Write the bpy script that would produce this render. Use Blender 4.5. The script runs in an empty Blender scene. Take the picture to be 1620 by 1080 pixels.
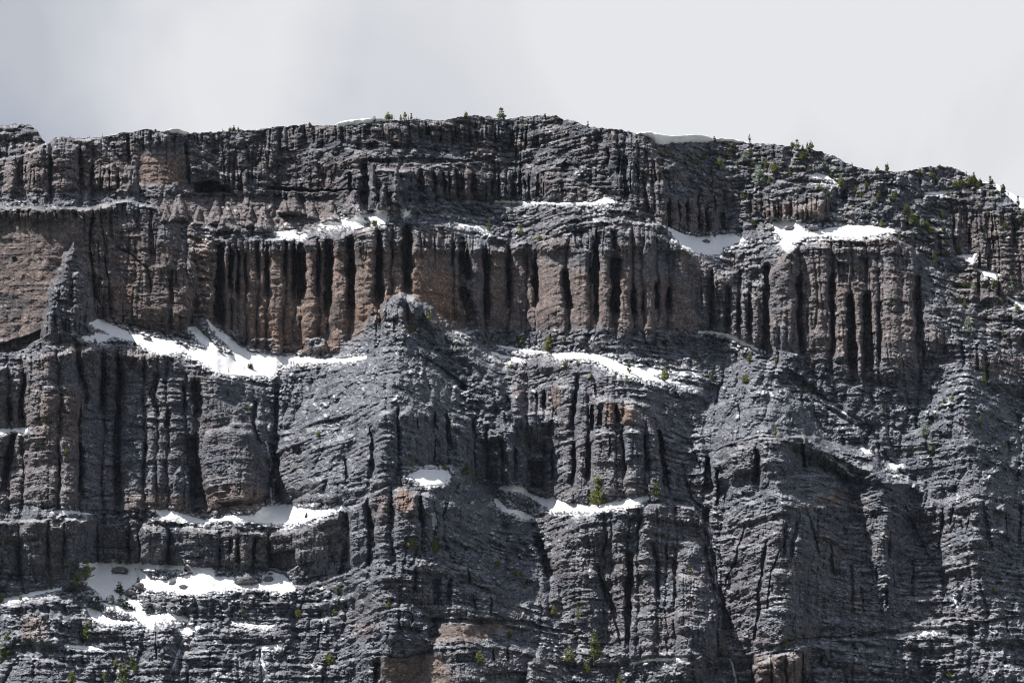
import bpy, math, random
import numpy as np
from mathutils import Vector

# ------------------------------------------------------------------ camera, sky, sun, exposure
scene = bpy.context.scene
COL = scene.collection
PITCH = math.radians(16.0)
CAM = (0.0, 0.0, 1.7)
FPX = 5000.0                                   # focal length in photograph pixels (1620 wide)
cam_d = bpy.data.cameras.new('camera'); cam = bpy.data.objects.new('camera', cam_d); COL.objects.link(cam)
cam_d.sensor_width = 36.0; cam_d.lens = 36.0 * FPX / 1620.0
cam_d.clip_start = 1.0; cam_d.clip_end = 40000.0
cam.location = CAM; cam.rotation_euler = (math.pi / 2 + PITCH, 0, 0)
scene.camera = cam

SUN = Vector((-0.54, -0.05, 0.84)).normalized()  # direction towards the sun
CLOUD_SHIFT = (0.35, 0.0, 0.2)
world = bpy.data.worlds.new('World'); scene.world = world; world.use_nodes = True
wn = world.node_tree.nodes; wl = world.node_tree.links; wn.clear()
w_out = wn.new('ShaderNodeOutputWorld'); w_bg = wn.new('ShaderNodeBackground')
w_sky = wn.new('ShaderNodeTexSky'); w_sky.sky_type = 'NISHITA'; w_sky.sun_disc = False
w_sky.sun_elevation = math.asin(SUN.z); w_sky.sun_rotation = math.atan2(SUN.x, SUN.y)
w_sky.altitude = 2400
w_scale = wn.new('ShaderNodeVectorMath'); w_scale.operation = 'SCALE'; w_scale.inputs['Scale'].default_value = 0.058
wl.new(w_sky.outputs[0], w_scale.inputs[0])
w_tc = wn.new('ShaderNodeTexCoord')
w_n = wn.new('ShaderNodeTexNoise'); w_n.inputs['Scale'].default_value = 5.0; w_n.inputs['Detail'].default_value = 5.0
w_n.inputs['Roughness'].default_value = 0.5; w_n.inputs['Distortion'].default_value = 0.4
wl.new(w_tc.outputs['Generated'], w_n.inputs['Vector'])
w_cr = wn.new('ShaderNodeValToRGB')
w_cr.color_ramp.elements[0].position = 0.41; w_cr.color_ramp.elements[0].color = (0.315, 0.33, 0.365, 1)
w_cr.color_ramp.elements[1].position = 0.57; w_cr.color_ramp.elements[1].color = (0.495, 0.498, 0.512, 1)
wl.new(w_n.outputs['Fac'], w_cr.inputs['Fac'])
w_dot = wn.new('ShaderNodeVectorMath'); w_dot.operation = 'DOT_PRODUCT'; w_dot.inputs[1].default_value = SUN
wl.new(w_tc.outputs['Generated'], w_dot.inputs[0])
w_pow = wn.new('ShaderNodeMath'); w_pow.operation = 'POWER'; w_pow.inputs[1].default_value = 6.0; w_pow.use_clamp = True
wl.new(w_dot.outputs['Value'], w_pow.inputs[0])
w_glow = wn.new('ShaderNodeVectorMath'); w_glow.operation = 'SCALE'; w_glow.inputs[0].default_value = (0.30, 0.29, 0.28)
wl.new(w_pow.outputs[0], w_glow.inputs['Scale'])
w_cov = wn.new('ShaderNodeTexNoise'); w_cov.inputs['Scale'].default_value = 1.7; w_cov.inputs['Detail'].default_value = 6.0; w_cov.inputs['Roughness'].default_value = 0.55
w_map = wn.new('ShaderNodeMapping'); w_map.inputs['Location'].default_value = CLOUD_SHIFT
wl.new(w_tc.outputs['Generated'], w_map.inputs['Vector']); wl.new(w_map.outputs[0], w_cov.inputs['Vector'])
w_cvr = wn.new('ShaderNodeValToRGB'); w_cvr.color_ramp.elements[0].position = 0.47; w_cvr.color_ramp.elements[1].position = 0.60   # broken cloud
w_cvr.color_ramp.elements[0].color = (.12, .12, .12, 1); w_cvr.color_ramp.elements[1].color = (.97, .97, .97, 1)
wl.new(w_cov.outputs['Fac'], w_cvr.inputs['Fac'])
w_mix = wn.new('ShaderNodeMix'); w_mix.data_type = 'RGBA'; wl.new(w_cvr.outputs['Color'], w_mix.inputs['Factor'])
wl.new(w_scale.outputs[0], w_mix.inputs['A']); wl.new(w_cr.outputs['Color'], w_mix.inputs['B'])
w_add = wn.new('ShaderNodeVectorMath'); w_add.operation = 'ADD'
wl.new(w_mix.outputs['Result'], w_add.inputs[0]); wl.new(w_glow.outputs[0], w_add.inputs[1])
wl.new(w_add.outputs[0], w_bg.inputs['Color']); w_bg.inputs['Strength'].default_value = 1.0
wl.new(w_bg.outputs[0], w_out.inputs['Surface'])

sun_d = bpy.data.lights.new('sun', 'SUN'); sun = bpy.data.objects.new('sun', sun_d); COL.objects.link(sun)
sun_d.energy = 5.0; sun_d.angle = math.radians(0.6); sun_d.color = (1.0, 0.955, 0.90)
sun.rotation_euler = SUN.to_track_quat('Z', 'Y').to_euler(); sun.location = (-900, 1500, 1800)

scene.view_settings.view_transform = 'Standard'; scene.view_settings.look = 'None'
scene.view_settings.exposure = 0.72; scene.view_settings.gamma = 1.0; scene.view_settings.use_curve_mapping = False
scene.render.engine = 'CYCLES'; scene.cycles.use_denoising = True; scene.cycles.denoiser = 'OPENIMAGEDENOISE'; scene.cycles.denoising_input_passes = 'RGB_ALBEDO_NORMAL'; scene.cycles.denoising_prefilter = 'ACCURATE'; scene.cycles.filter_width = 1.1; scene.cycles.max_bounces = 4; scene.cycles.diffuse_bounces = 2

HAZE = 0.000006
rng = np.random.default_rng(11); random.seed(11)

# ------------------------------------------------------------------ helpers: noise, polygons, chart
_perm = {}
def perlin(x, y, seed=0):
    if seed not in _perm:
        r = np.random.default_rng(1000 + seed); a = r.random((256, 256)) * 2 * np.pi
        _perm[seed] = (np.cos(a).astype(np.float32), np.sin(a).astype(np.float32))
    gx, gy = _perm[seed]
    x0 = np.floor(x); y0 = np.floor(y); fx = (x - x0).astype(np.float32); fy = (y - y0).astype(np.float32)
    xi = x0.astype(np.int32) & 255; yi = y0.astype(np.int32) & 255; x1 = (xi + 1) & 255; y1 = (yi + 1) & 255
    sx = fx * fx * fx * (fx * (fx * 6 - 15) + 10); sy = fy * fy * fy * (fy * (fy * 6 - 15) + 10)
    a = gx[yi, xi] * fx + gy[yi, xi] * fy; b = gx[yi, x1] * (fx - 1) + gy[yi, x1] * fy
    c = gx[y1, xi] * fx + gy[y1, xi] * (fy - 1); d = gx[y1, x1] * (fx - 1) + gy[y1, x1] * (fy - 1)
    return (a + (b - a) * sx) * (1 - sy) + (c + (d - c) * sx) * sy
def fbm(x, y, seed=0, octv=4, gain=0.5):
    s = 0; a = 1.0
    for i in range(octv):
        s = s + a * perlin(x * 2 ** i + 17.3 * i, y * 2 ** i + 5.1 * i, seed + i); a *= gain
    return s
def cells(x, y, seed=0):
    """Distance to the nearest of jittered points, and a random value of that point."""
    r = np.random.default_rng(2000 + seed); jx = r.random((256, 256)).astype(np.float32); jy = r.random((256, 256)).astype(np.float32)
    rv = r.random((256, 256)).astype(np.float32)
    x0 = np.floor(x); y0 = np.floor(y); fx = (x - x0).astype(np.float32); fy = (y - y0).astype(np.float32)
    xi = x0.astype(np.int32); yi = y0.astype(np.int32)
    best = np.full(x.shape, 9.0, np.float32); val = np.zeros(x.shape, np.float32)
    for dy in (-1, 0, 1):
        for dx in (-1, 0, 1):
            a = (yi + dy) & 255; b = (xi + dx) & 255
            d = (dx + jx[a, b] - fx) ** 2 + (dy + jy[a, b] - fy) ** 2
            m = d < best; best = np.where(m, d, best); val = np.where(m, rv[a, b], val)
    return np.sqrt(best), val
def sstep(a, b, x):
    t = np.clip((x - a) / (b - a), 0, 1); return t * t * (3 - 2 * t)
def box1(a, n, axis):
    if n < 1: return a
    pad = [(0, 0), (0, 0)]; pad[axis] = (n + 1, n)
    c = np.cumsum(np.pad(a.astype(np.float64), pad, mode='edge'), axis=axis)
    m = a.shape[axis]; k = 2 * n + 1
    hi = [slice(None)] * 2; lo = [slice(None)] * 2
    hi[axis] = slice(k, k + m); lo[axis] = slice(0, m)
    return ((c[tuple(hi)] - c[tuple(lo)]) / k).astype(np.float32)
def blur(a, s, s2=None):                       # s, s2: radius in grid steps along u and v
    s2 = s if s2 is None else s2
    for _ in range(3): a = box1(box1(a, int(round(s)), 1), int(round(s2)), 0)
    return a

STEP = 1.12
us = np.arange(-64, 1685, STEP, dtype=np.float32); vs = np.arange(160, 1141, STEP, dtype=np.float32)
U, V = np.meshgrid(us, vs); GH, GW = U.shape

def ray_y(v):                                  # y and z of the viewing ray through photograph row v
    a = (540.0 - v) / FPX
    return math.cos(PITCH) - a * math.sin(PITCH), math.sin(PITCH) + a * math.cos(PITCH)
def to_world(u, v, y):
    dy, dz = ray_y(v); k = y / dy
    return (u - 810.0) / FPX * k + CAM[0], y + CAM[1], dz * k + CAM[2]
def height_of(v, y):
    dy, dz = ray_y(v); return dz / dy * y

ORG = {0: (0, 0), 1: (0, 150), 2: (540, 150), 3: (1080, 150), 4: (0, 450), 5: (540, 450), 6: (1080, 450), 7: (0, 720), 8: (540, 720), 9: (1080, 720)}
def P(t, pts):                                 # chart coordinates: block 0 is the whole face, 1-9 are enlarged by three
    if t == 0: return [(float(x), float(y)) for x, y in pts]
    ox, oy = ORG[t]; return [(ox + x / 3.0, oy + y / 3.0) for x, y in pts]
def window(pts, pad, uu=None, vv=None):
    xs = [p[0] for p in pts]; ys = [p[1] for p in pts]
    i0 = max(0, int((min(ys) - pad - vs[0]) / STEP)); i1 = min(GH, int((max(ys) + pad - vs[0]) / STEP) + 2)
    j0 = max(0, int((min(xs) - pad - us[0]) / STEP)); j1 = min(GW, int((max(xs) + pad - us[0]) / STEP) + 2)
    return slice(i0, max(i1, i0 + 1)), slice(j0, max(j1, j0 + 1))
def seg_dist(x, y, a, b):
    ax, ay = a; bx, by = b; dx = bx - ax; dy = by - ay; L = dx * dx + dy * dy + 1e-9
    t = np.clip(((x - ax) * dx + (y - ay) * dy) / L, 0, 1)
    return np.hypot(x - ax - t * dx, y - ay - t * dy), t
def sdf(x, y, pts):                            # positive inside
    d = np.full(x.shape, 1e9, np.float32); ins = np.zeros(x.shape, bool); n = len(pts)
    for i in range(n):
        a = pts[i]; b = pts[(i + 1) % n]
        d = np.minimum(d, seg_dist(x, y, a, b)[0])
        c = ((a[1] > y) != (b[1] > y)) & (x < (b[0] - a[0]) * (y - a[1]) / (b[1] - a[1] + 1e-12) + a[0])
        ins ^= c
    return np.where(ins, d, -d)
def line_dist(x, y, pts):
    """Distance to a polyline, and the position along it from 0 to 1."""
    tot = sum(math.dist(pts[i], pts[i + 1]) for i in range(len(pts) - 1)) + 1e-9
    d = np.full(x.shape, 1e9, np.float32); s = np.zeros(x.shape, np.float32); acc = 0
    for i in range(len(pts) - 1):
        L = math.dist(pts[i], pts[i + 1]); e, t = seg_dist(x, y, pts[i], pts[i + 1])
        m = e < d; d = np.where(m, e, d); s = np.where(m, (acc + t * L) / tot, s); acc += L
    return d, s
def strip(pts, w):                             # a polyline of width w as a polygon
    L, R = [], []
    for i, p in enumerate(pts):
        a = pts[max(0, i - 1)]; b = pts[min(len(pts) - 1, i + 1)]; dx = b[0] - a[0]; dy = b[1] - a[1]; l = math.hypot(dx, dy) + 1e-9
        k = w / 2 * (0.45 if i in (0, len(pts) - 1) else 1.0)
        L.append((p[0] - dy / l * k, p[1] + dx / l * k)); R.append((p[0] + dy / l * k, p[1] - dx / l * k))
    return L + R[::-1]

# wobbled chart so that no outline is a clean polygon
UW = U + 3.2 * fbm(U / 22, V / 22, 31, 4) ; VW = V + 2.6 * fbm(U / 20, V / 20, 41, 4)
# ------------------------------------------------------------------ the mountain, feature by feature
RIDGE = [(-70,200),(0,199),(15,197),(45,196),(58,205),(68,222),(75,228),(88,217),(100,216),(110,219),(130,219),(150,218),(172,215),(190,211),(205,210),(215,207),(232,205),(240,208),(262,208),(270,210),(290,212),(305,211),(330,209),(350,207),(370,207),(395,205),(410,207),(420,203),(450,200),(475,198),(500,198),(520,198),(545,199),(560,197),(580,195),(600,192),(620,190),(650,189),(680,190),(700,191),(715,188),(735,184),(755,183),(775,185),(795,189),(803,190),(815,187),(840,184),(860,183),(880,184),(895,189),(910,192),(930,200),(950,203),(965,204),(985,206),(1005,211),(1020,214),(1028,217),(1036,226),(1045,229),(1060,226),(1080,225),(1110,224),(1140,224),(1160,223),(1180,226),(1210,228),(1230,229),(1245,231),(1262,236),(1280,235),(1300,240),(1320,247),(1335,256),(1350,263),(1365,267),(1380,271),(1395,270),(1420,273),(1440,268),(1455,267),(1470,264),(1485,263),(1500,264),(1515,268),(1528,275),(1540,281),(1555,289),(1570,294),(1585,303),(1600,315),(1612,327),(1620,330),(1690,362)]

# SLOPE: (block, polygon, metres back per pixel up, name of the piece or None)
SLOPE = [
 (0,[(640,466),(700,505),(790,590),(830,650),(800,690),(700,640),(620,635),(560,640),(500,660),(470,650),(500,590),(560,540)],.52,'debris_apron'),
 (0,[(1195,568),(1240,600),(1300,650),(1370,715),(1330,740),(1270,700),(1200,715),(1130,740),(1100,690),(1120,620),(1160,585)],.50,'debris_apron'),
 (0,[(640,745),(720,740),(790,770),(850,830),(880,880),(830,880),(760,840),(700,800),(640,770)],.5,None),
 (0,[(700,500),(1000,527),(1200,545),(1190,600),(1000,600),(830,570)],.48,None),
 (0,[(1200,550),(1370,605),(1450,595),(1684,640),(1684,720),(1450,700),(1380,720),(1290,640)],.44,'debris_apron'),
 (0,[(560,880),(720,860),(860,880),(900,930),(860,960),(700,900),(560,920)],.5,None),
 (0,[(1180,810),(1290,752),(1400,790),(1430,830),(1300,800),(1190,850)],.5,None),
 (0,[(1430,760),(1560,730),(1684,740),(1684,790),(1560,780),(1450,800)],.5,None),
 (0,[(-64,565),(120,545),(330,600),(430,620),(430,680),(330,640),(200,590),(-64,620)],.45,None),
 (0,[(440,580),(560,570),(500,640),(440,680)],.45,None),
 (0,[(-64,900),(480,940),(480,1140),(-64,1140)],.36,None),
 (0,[(880,800),(1100,790),(1130,830),(1000,830),(900,840)],.5,None),
 (0,[(1200,1010),(1684,1000),(1684,1140),(1200,1140)],.36,None),
 (0,[(480,880),(560,920),(540,1140),(470,1140)],.36,None),
 (0,[(-64,235),(60,240),(150,225),(300,215),(590,200),(600,320),(330,345),(200,310),(-64,310)],.10,None),
 (1,[(0,330),(100,290),(200,235),(290,200),(370,210),(480,205),(560,300),(640,400),(660,470),(400,480),(0,490)],.07,'castellated_wall'),
 (1,[(-200,480),(400,450),(640,460),(760,530),(740,560),(600,500),(410,545),(-200,545)],.75,'ledge'),
 (0,[(-70,330),(137,330),(200,317),(253,330),(280,363),(300,410),(315,443),(313,470),(305,500),(330,545),(230,530),(150,512),(60,535),(0,560),(-70,560)],.02,'buttress_wall'),
 (1,[(620,190),(860,190),(890,280),(890,440),(640,430),(620,330)],.0,'smooth_wall'),
 (1,[(880,200),(1620,150),(1620,470),(900,470)],.07,'banded_wall'),
 (1,[(700,470),(1620,490),(1620,620),(1100,660),(1000,640),(860,640),(760,530)],.5,'hoodoo_slope'),
 (1,[(1040,690),(1100,670),(1350,640),(1620,600),(1620,660),(1400,690),(1050,715)],.85,'ledge'),
 (2,[(0,170),(440,140),(560,130),(800,160),(960,180),(1000,280),(900,290),(700,240),(500,240),(250,235),(0,230)],.05,'summit_wall'),
 (2,[(0,230),(250,240),(500,260),(640,300),(700,320),(600,310),(400,290),(200,270),(0,250)],.8,None),
 (2,[(0,340),(280,340),(700,340),(1000,350),(1040,420),(1050,500),(700,500),(380,490),(130,500),(0,480)],.05,'column_wall'),
 (2,[(290,500),(700,505),(1050,500),(1280,490),(1400,540),(1300,525),(1000,510),(700,515),(500,525),(300,520)],.85,None),
 (2,[(500,530),(1400,545),(1540,620),(1560,660),(1000,640),(800,690),(640,620)],.34,'banded_slope'),
 (2,[(0,590),(210,550),(320,560),(640,620),(800,690),(640,650),(320,610),(200,620),(0,640)],.75,'ledge'),
 (0,[(960,205),(1030,225),(1060,300),(1140,330),(1140,380),(1065,362),(1000,310),(950,260)],.08,'fluted_wall'),
 (0,[(345,378),(410,376),(480,376),(560,365),(600,350),(645,352),(700,372),(760,382),(800,384),(860,378),(905,372),(960,355),(1050,362),(1090,375),(1115,410),(1150,440),(1200,470),(1205,545),(1100,527),(1000,527),(900,522),(760,522),(700,500),(560,510),(480,540),(345,528)],.03,'pillar_wall'),
 (3,[(0,460),(230,460),(230,600),(100,680),(0,640)],.06,'fluted_wall'),
 (3,[(370,520),(690,480),(690,560),(540,600),(400,590)],.05,'brown_wall'),
 (3,[(130,380),(330,370),(320,420),(150,440)],.05,None),
 (3,[(0,670),(240,660),(430,600),(1000,620),(1060,660),(700,680),(480,730),(200,750),(0,720)],.85,'ledge'),
 (0,[(1240,397),(1265,380),(1313,373),(1413,370),(1443,390),(1457,433),(1473,483),(1500,530),(1450,590),(1370,600),(1270,560),(1205,545),(1200,470),(1215,430)],.10,'pillar_wall'),
 (3,[(1280,560),(1620,560),(1800,600),(1800,760),(1300,750)],.08,'far_wall'),
 (3,[(1390,760),(1620,820),(1800,840),(1800,1000),(1400,980)],.08,'far_wall'),
 (0,[(-64,600),(60,560),(120,545),(200,545),(260,555),(330,600),(370,650),(420,680),(430,800),(320,808),(200,810),(100,805),(-64,810)],.03,'pillar_wall'),
 (0,[(145,510),(200,512),(330,545),(345,520),(380,545),(440,560),(580,562),(560,578),(430,600),(370,600),(320,580),(250,555),(150,535)],.85,None),
 (0,[(-64,800),(240,808),(320,805),(430,795),(520,795),(500,825),(400,832),(240,825),(-64,822)],.75,'ledge'),
 (0,[(-64,680),(40,678),(45,686),(-64,690)],.8,None),
 (5,[(160,620),(300,560),(500,600),(640,640),(800,720),(890,820),(880,950),(640,900),(450,860),(330,860),(140,900),(40,900)],.03,'spur_wall'),
 (5,[(780,530),(870,480),(1030,470),(1200,500),(1400,560),(1500,680),(1560,1000),(1400,1010),(1220,1030),(1000,1020),(890,950),(890,780)],.04,'pillar_wall'),
 (5,[(850,620),(1040,610),(1040,650),(860,660)],.7,None),
 (5,[(1130,690),(1200,670),(1440,670),(1440,700),(1200,700)],.6,None),
 (5,[(700,230),(1000,210),(1620,250),(1620,330),(1200,335),(1000,320),(800,290)],.30,'banded_slope'),
 (5,[(600,240),(860,290),(1010,330),(1200,340),(1330,400),(1620,420),(1620,480),(1500,470),(1380,450),(1200,380),(1000,370),(800,330),(640,290)],.7,'ledge'),
 (0,[(650,740),(700,740),(725,755),(790,768),(830,770),(870,795),(960,797),(1030,788),(1010,800),(900,808),(860,805),(840,790),(800,775),(720,765),(660,755)],.75,None),
 (6,[(170,780),(330,720),(480,720),(590,740),(600,880),(480,900),(330,940),(180,960)],.06,'spur_wall'),
 (6,[(1380,330),(1620,350),(1800,370),(1800,560),(1620,560),(1400,480)],.1,'far_wall'),
 (0,[(-64,825),(200,815),(240,828),(400,838),(480,830),(540,800),(560,850),(480,890),(440,905),(300,895),(150,892),(-64,895)],.10,'lower_wall'),
 (7,[(380,520),(900,530),(1270,550),(1380,580),(1390,640),(1000,660),(700,660),(480,640),(400,600)],.75,'ledge'),
 (8,[(30,260),(120,190),(240,130),(370,170),(500,200),(620,250),(700,330),(700,420),(520,400),(380,400),(300,440),(150,480),(40,520)],.1,'knob_wall'),
 (0,[(900,810),(1020,800),(1060,795),(1100,800),(1130,850),(1150,900),(1155,1030),(1000,1045),(900,960),(860,880)],.06,'pillar_wall'),
 (8,[(100,500),(400,470),(560,430),(700,440),(560,500),(340,510),(150,560)],.6,None),
 (8,[(340,520),(560,520),(660,560),(830,760),(840,800),(600,780),(440,780),(340,700)],.06,'banded_wall'),
 (8,[(430,900),(800,870),(950,900),(1020,950),(900,930),(700,900),(450,930)],.55,None),
 (8,[(430,920),(700,910),(880,950),(880,1100),(480,1100)],.1,'banded_wall'),
 (8,[(190,960),(400,940),(500,1100),(190,1100)],.05,'smooth_wall'),
 (0,[(1230,770),(1290,752),(1330,760),(1390,790),(1430,830),(1470,900),(1510,960),(1515,980),(1470,990),(1380,1005),(1300,1008),(1200,1030),(1160,1030),(1150,960),(1140,920),(1150,870),(1170,820)],.15,'domed_buttress'),
 (9,[(330,940),(480,930),(590,930),(600,1100),(330,1100)],.06,'brown_wall'),
]
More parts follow.
